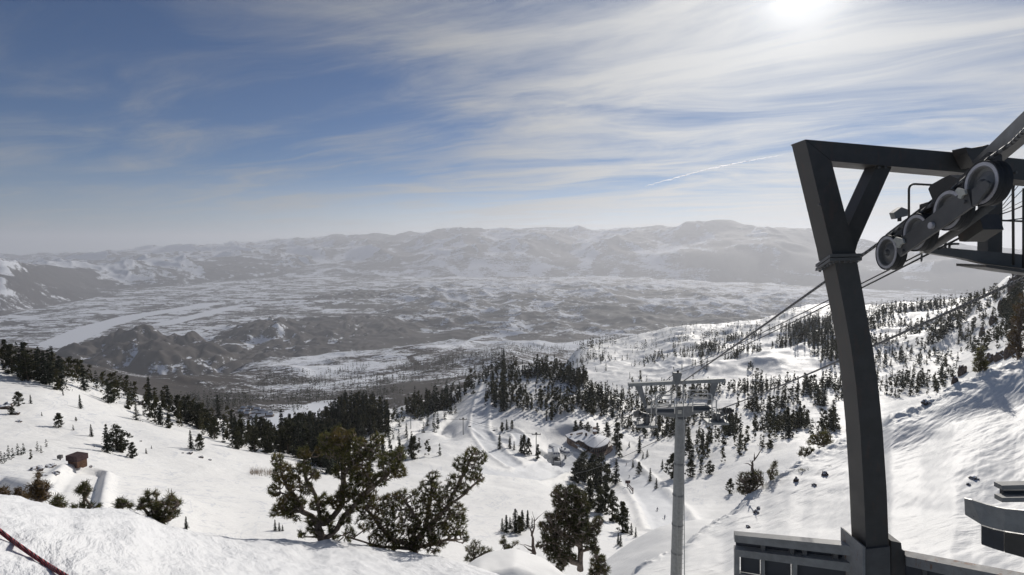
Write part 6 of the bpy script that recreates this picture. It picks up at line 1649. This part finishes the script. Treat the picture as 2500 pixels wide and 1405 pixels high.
def smalltower(px, py, h, label, arm=4.0, group='small lift towers on the slopes'):
    p = hit(px, py)
    if p is None: return
    t_ = thing('slope_tower', label, 'lift tower', p - Vector((0, 0, 0.5)), 0, group)
    part('pole', tube([p - Vector((0, 0, 1)), p + Vector((0, 0, h))], [0.32, 0.24], 10), M_TOWER2, t_)
    part('crossarm', box(p + Vector((0, 0, h)), (arm, 0.35, 0.4)), M_STEEL2, t_)
    for s in (-1, 1):
        part('wheel_train', box(p + Vector((s * arm / 2, 0, h + 0.25)), (0.35, 2.4, 0.5)), M_STEEL, t_, bevel=0.08)
    part('top_frame', prism([p + Vector((-0.8, 0, h + 0.2)), p + Vector((0.8, 0, h + 0.2)), p + Vector((0.5, 0, h + 1.4)), p + Vector((-0.5, 0, h + 1.4))], [p + Vector((-0.8, 0.2, h + 0.2)), p + Vector((0.8, 0.2, h + 0.2)), p + Vector((0.5, 0.2, h + 1.4)), p + Vector((-0.5, 0.2, h + 1.4))]), M_STEEL2, t_)
    return p
ta = smalltower(1131, 1062, 11.5, 'small T-shaped lift tower standing on the ski run beside a little fir', 5.0)
tb = smalltower(1309, 1112, 14.0, 'T-shaped lift tower rising from the firs left of the bullet terminal', 5.5)
tc_ = smalltower(1003, 1047, 12.0, 'small lift tower against the dark wooded knob', 5.0)
smalltower(1832, 990, 6.0, 'small lift tower on the open slope right of the grey tower', 3.0)
smalltower(1890, 958, 6.0, 'farther small lift tower up the open slope by the column', 3.0)
if ta and tb and tc_:
    for s, nm in ((-2.5, 'left'), (2.5, 'right')):
        rope('lift_line', f'{nm} rope of the small lift running up the ski run', lerp(tb + Vector((s, 0, 14.4)), ta + Vector((s, 0, 11.9)), 10, 2) + lerp(ta + Vector((s, 0, 11.9)), tc_ + Vector((s, 0, 12.4)), 8, 2)[1:], 0.05, M_CABLE, 5)
    chair(ta * 0.85 + tb * 0.15 + Vector((-2.5, 0, 10.5)), 'single chair on the small lift just left of its run tower')
    chair(ta * 0.6 + tb * 0.4 + Vector((2.5, 0, 11.0)), 'single chair on the small lift right of its run tower')

# little wooden hut on the left snow bench
hp = hit(190, 1137); sc = 1.0
ht = thing('wooden_hut', 'small brown wooden hut with dark flat roof on the left snow bench', 'hut', hp, -0.25)
def hpart(name, c, s, mat, par=None, bev=0.02):
    return part(name, box(c, s), mat, par or ht, world=False, bevel=bev)
u_ = 36 * hp.y / F / 5.0
def S(*v): return tuple(x * u_ for x in v)
hpart('wall', S(0, 0, 1.0), S(4.4, 3.2, 2.4), M_WOODR)
hpart('roof', S(-0.1, 0, 3.1), S(5.0, 3.9, 1.9), M_WOODD)
hpart('door', S(1.0, -1.65, 0.8), S(0.9, 0.1, 1.7), M_WOODD)
hpart('step_box', S(3.2, -0.4, 0.5), S(1.5, 1.4, 0.9), M_WOODR)
for x in (-1.9, 1.9): hpart('corner_post', S(x, -1.66, 0.6), S(0.2, 0.16, 2.6), M_WOODD)
bx = thing('equipment_box', 'small grey box on a post left of the wooden hut', 'box', hit(147, 1124)); part('casing', box((0, 0, 0.7), (0.8, 0.6, 0.7)), M_STEEL2, bx, world=False, bevel=0.05); part('post', box((0, 0, 0.1), (0.15, 0.15, 0.9)), M_WOODD, bx, world=False)

# snow-fence with boards below the lodge
fp = [hit(1532, 1190), hit(1545, 1206)]
if all(fp):
    fe = thing('snow_fence', 'short dark board fence with two posts on the slope below the lodge', 'fence', fp[0])
    for p in fp: part('post', box(p + Vector((0, 0, 1.2)), (0.4, 0.4, 3.6)), M_WOODD, fe)
    for h_ in (1.2, 2.2): part('board', beam(fp[0] + Vector((0, 0, h_)), fp[1] + Vector((0, 0, h_)), 0.15, 0.5), M_WOODD, fe)
    part('sign_board', box(fp[0] + Vector((0, -0.3, 3.0)), (2.6, 0.15, 1.6)), M_WOODD, fe)

# people
M_JACK = [plain('jacket_dark', (0.03, 0.035, 0.06), 0.8), plain('jacket_brown', (0.10, 0.05, 0.04), 0.8), plain('jacket_blue', (0.03, 0.05, 0.12), 0.8)]
M_SKIN = plain('skin', (0.45, 0.28, 0.2), 0.6); M_PANTS = plain('ski_trousers', (0.03, 0.03, 0.035), 0.8)
def person(px, py, label, mat, rot, crouch=0.25, skis=True):
    p = hit(px, py)
    if p is None: return
    me = bpy.data.meshes.new('person'); k = crouch
    V = [(0, 0, 0.92 - k * .3), (0, -.05 - k * .1, 1.2 - k * .25), (0, -.08 - k * .3, 1.45 - k * .3), (0, -.08 - k * .35, 1.55 - k * .3), (0, -.08 - k * .4, 1.70 - k * .3), (0, -.08 - k * .42, 1.80 - k * .3),
         (.12, 0, .9 - k * .3), (.14, -.12 - k * .3, .5 - k * .1), (.15, 0, .08), (.15, -.18, .04), (-.12, 0, .9 - k * .3), (-.14, -.12 - k * .3, .5 - k * .1), (-.15, 0, .08), (-.15, -.18, .04),
         (.2, -.08 - k * .3, 1.42 - k * .3), (.30, -.1 - k * .4, 1.15 - k * .3), (.28, -.35 - k * .4, 1.0 - k * .3), (.27, -.43 - k * .4, .98 - k * .3),
         (-.2, -.08 - k * .3, 1.42 - k * .3), (-.30, -.1 - k * .4, 1.15 - k * .3), (-.28, -.35 - k * .4, 1.0 - k * .3), (-.27, -.43 - k * .4, .98 - k * .3)]
    E = [(0,1),(1,2),(2,3),(3,4),(4,5),(0,6),(6,7),(7,8),(8,9),(0,10),(10,11),(11,12),(12,13),(2,14),(14,15),(15,16),(16,17),(2,18),(18,19),(19,20),(20,21)]
    Rr = [.16,.16,.17,.07,.11,.08,.11,.08,.06,.05,.11,.08,.06,.05,.08,.06,.05,.045,.08,.06,.05,.045]
    me.from_pydata(V, E, []); me.materials.append(mat)
    o = link('person', me, None, p + Vector((0, 0, -0.02))); o.rotation_euler = (0, 0, rot)
    md = o.modifiers.new('skin', 'SKIN'); sv = me.skin_vertices[0].data if me.skin_vertices else None
    if sv is None:
        bm = bmesh.new(); bm.from_mesh(me); lay = bm.verts.layers.skin.verify(); bm.verts.ensure_lookup_table()
        for v, r_ in zip(bm.verts, Rr): v[lay].radius = (r_, r_)
        bm.verts[0][lay].use_root = True
        bm.to_mesh(me); bm.free()
    else:
        for s_, r_ in zip(sv, Rr): s_.radius = (r_, r_)
    sd = o.modifiers.new('sub', 'SUBSURF'); sd.levels = 1; sd.render_levels = 1
    tag(o, label, 'person')
    if skis:
        for s_ in (-.15, .15):
            link('ski', None) if False else part('ski', box((s_, -0.1, 0.0), (0.09, 1.75, 0.03)), M_PANTS, o, world=False)
    return o
person(1604, 1249, 'skier in dark clothes on the groomed run, the upper of two', M_JACK[0], 0.5)
person(1622, 1268, 'skier in dark clothes on the groomed run, the lower of two', M_JACK[2], 0.8)
person(1536, 1167, 'skier in dark clothes standing on the run just below the lodge', M_JACK[0], 2.0, 0.05)
person(1529, 1137, 'person in dark clothes on the snow right of the lodge terrace', M_JACK[1], 1.0, 0.0)

# rocks
M_ROCK = plain('rock', (0.10, 0.078, 0.068), 0.95, noise=0.5, nscale=1.5, spec=0.15, bump=0.15)
_t = NT(M_ROCK.node_tree); _b = M_ROCK.node_tree.nodes['Principled BSDF']
_c = _b.inputs['Base Color'].links[0].from_socket
_nz = _t.xyz(_t.new('ShaderNodeNewGeometry').outputs['Normal'])[2]
_sn = _t.noise(_t.new('ShaderNodeTexCoord').outputs['Object'], 0.9, 4, 0.6)
_t.put(_b.inputs['Base Color'], _t.mix(_t.ramp(_t.math('MULTIPLY_ADD', _sn, 0.9, _nz), 0.98, 1.12), _c, (0.78, 0.79, 0.81, 1)))
def rock(px, py, w, h, label, seed, mat=None, group='bare rocks breaking through the snow'):
    p = hit(px, py)
    if p is None: return
    k = p.y / F
    bm = bmesh.new(); bmesh.ops.create_icosphere(bm, subdivisions=3, radius=1.0)
    co = np.array([v.co for v in bm.verts])
    nz = fbm(co[:, 0] * 1.3 + seed, co[:, 1] * 1.3 + co[:, 2] * 0.9, 4, seed) * 0.75 - np.abs(fbm(co[:, 0] * 2.4 + co[:, 2], co[:, 1] * 2.4 + seed, 3, seed + 5)) * 0.5
    for v, n_ in zip(bm.verts, nz):
        v.co = v.co * (1 + float(n_)); v.co.x *= w * k / 2; v.co.y *= w * k / 2.4; v.co.z *= h * k / 1.4
    o = part('rock', bm, mat or M_ROCK, None, world=False); o.location = p + Vector((0, 0, h * k * 0.12)); o.rotation_euler = (0, 0, seed)
    tag(o, label, 'rock', group)
ri = 0
for px, py, w_, h_, lab in [(12,998,34,16,'dark rock at the left edge above the spiky firs'),(38,1012,22,10,'rock just right of the left edge rock'),(45,1030,16,6,'flat rock below the left edge rocks'),
    (90,1150,34,14,'brown rock mass on the snow bank below the wooden hut'),(122,1142,26,12,'upper right rock of the bank below the hut'),(134,1158,22,8,'lower right rock of the bank below the hut'),(106,1163,18,6,'small low rock on the bank below the hut'),
    (330,982,16,9,'left end of the rock outcrop on the left slope'),(345,987,18,10,'right end of the rock outcrop on the left slope'),
    (446,1107,6,3,'tiny rock left of the pair below the pyramid fir'),(462,1109,16,7,'larger rock below the pyramid fir'),(490,1118,13,6,'rock right of the larger one below the pyramid fir'),(512,1124,8,4,'last small rock of the row below the pyramid fir'),
    (343,1078,7,3,'small flat rock right of the big slope clump'),(222,1140,9,4,'small rock right of the wooden hut'),
    (1944,1176,12,15,'tall rock at the left of the sunny outcrop on the spur'),(2014,1160,18,13,'brown rock at the right of the sunny outcrop on the spur'),(1988,1186,12,7,'lower rock of the sunny outcrop on the spur'),
    (2378,1170,22,9,'reddish rock poking out of the right slope'),(2364,1184,12,6,'small reddish rock below the larger one on the right slope'),
    (1846,1253,14,9,'dark rock strip on the lower spur face'),(1852,1243,10,7,'upper dark rock on the lower spur face'),(1826,1288,12,7,'small rock low on the spur face')]:
    ri += 1; rock(px, py, w_, h_, lab, ri)
# crag at the right edge
for px, py, w_, h_, lab in [(2442,878,26,26,'big crag of the outcrop near the right edge'),(2466,870,24,34,'tallest crag touching the right edge pine'),(2415,888,30,32,'lower left crag beside the purple-brown pine'),(2350,915,20,30,'thin crag lower down the spur crest'),(2330,935,14,20,'lowest pointed crag on the spur crest'),(2476,705,34,44,'far cliff rock at the right edge under the walkway'),(2494,684,40,50,'topmost far cliff rock at the right edge'),(2425,790,16,26,'dark rock rib on the far right slope'),(2446,752,20,26,'upper dark rock rib on the far right slope'),(2398,818,14,22,'lower dark rock rib on the far right slope'),(2262,985,20,10,'low dark rock on the spur crest right of the column')]:
    ri += 1; a, t_ = azt(px, py)
    rock(px, py + 0, w_, h_, lab, ri)

# village far below the left slope
M_VROOF = plain('village_roof', (0.55, 0.56, 0.58), 0.8); M_VWALL = plain('village_wall', (0.12, 0.09, 0.075), 0.85)
rs = random.Random(3); vi = 0
VG = [(596,1000),(606,1006),(612,998),(620,1010),(628,1003),(634,1012),(641,1006),(648,1013),(604,1014),(617,1018),(655,1010),(590,1008),(660,1017),(638,1019),(626,1022)]
VL = ['westmost long house','second house','gabled house','wide low house','small square house','tall house','dark-walled house','end house','front left house','front middle house','outlying house','low house','house nearest the snowfield','front right house','lowest house']
for (px, py), nm in zip(VG, VL):
    p = L_FH.hit(px, py)
    if p is None: continue
    t_ = thing('village_house', f'{nm} of the tiny village below the left slope', 'house', p, rs.uniform(-0.6, 0.6), 'houses of the far village below the slope')
    w_, l_, h_ = rs.uniform(8, 12), rs.uniform(11, 18), rs.uniform(4, 6)
    part('wall', box((0, 0, h_ / 2 - 1), (l_, w_, h_ + 2)), M_VWALL, t_, world=False)
    part('roof', prism([Vector((-l_ / 2 - .6, y, z)) for y, z in ((-w_ / 2 - .8, h_), (w_ / 2 + .8, h_), (0, h_ + w_ * 0.35))], [Vector((l_ / 2 + .6, y, z)) for y, z in ((-w_ / 2 - .8, h_), (w_ / 2 + .8, h_), (0, h_ + w_ * 0.35))]), M_VROOF, t_, world=False)

# vapour trail high over the right-hand valley
M_TRAIL, t_t, b_t = material('vapour')
tl_ = t_t.new('ShaderNodeBsdfTranslucent'); tl_.inputs[0].default_value = (0.95, 0.95, 0.97, 1)
tp_ = t_t.new('ShaderNodeBsdfTransparent'); mx_ = t_t.new('ShaderNodeMixShader')
fa_ = t_t.noise(t_t.new('ShaderNodeTexCoord').outputs['Object'], 0.002, 4, 0.6)
t_t.put(mx_.inputs[0], t_t.ramp(fa_, 0.35, 0.7, 0.25, 0.8)); t_t.l.new(tp_.outputs[0], mx_.inputs[1]); t_t.l.new(tl_.outputs[0], mx_.inputs[2])
t_t.l.new(mx_.outputs[0], M_TRAIL.node_tree.nodes['Material Output'].inputs[0])
zc = 9000.0; pts = []
rs_ = np.random.RandomState(2)
for t in np.linspace(0, 1, 60):
    px = 1575 + (1915 - 1575) * t; py = 456 + (378 - 456) * t - 7 * math.sin(t * 3.14) + rs_.normal() * 0.8
    pts.append(onplane(px, py, zc))
bm = tube(pts, [max(12.0, 95.0 * math.sin(3.14 * t) ** 0.5 * (1.2 - 0.7 * t)) for t in np.linspace(0.02, 0.98, 60)], 10)
o = part('vapour_trail', bm, M_TRAIL, None, smooth=True, world=False); o['kind'] = 'stuff'; o['label'] = 'thin white vapour trail low in the sky left of the steel frame'
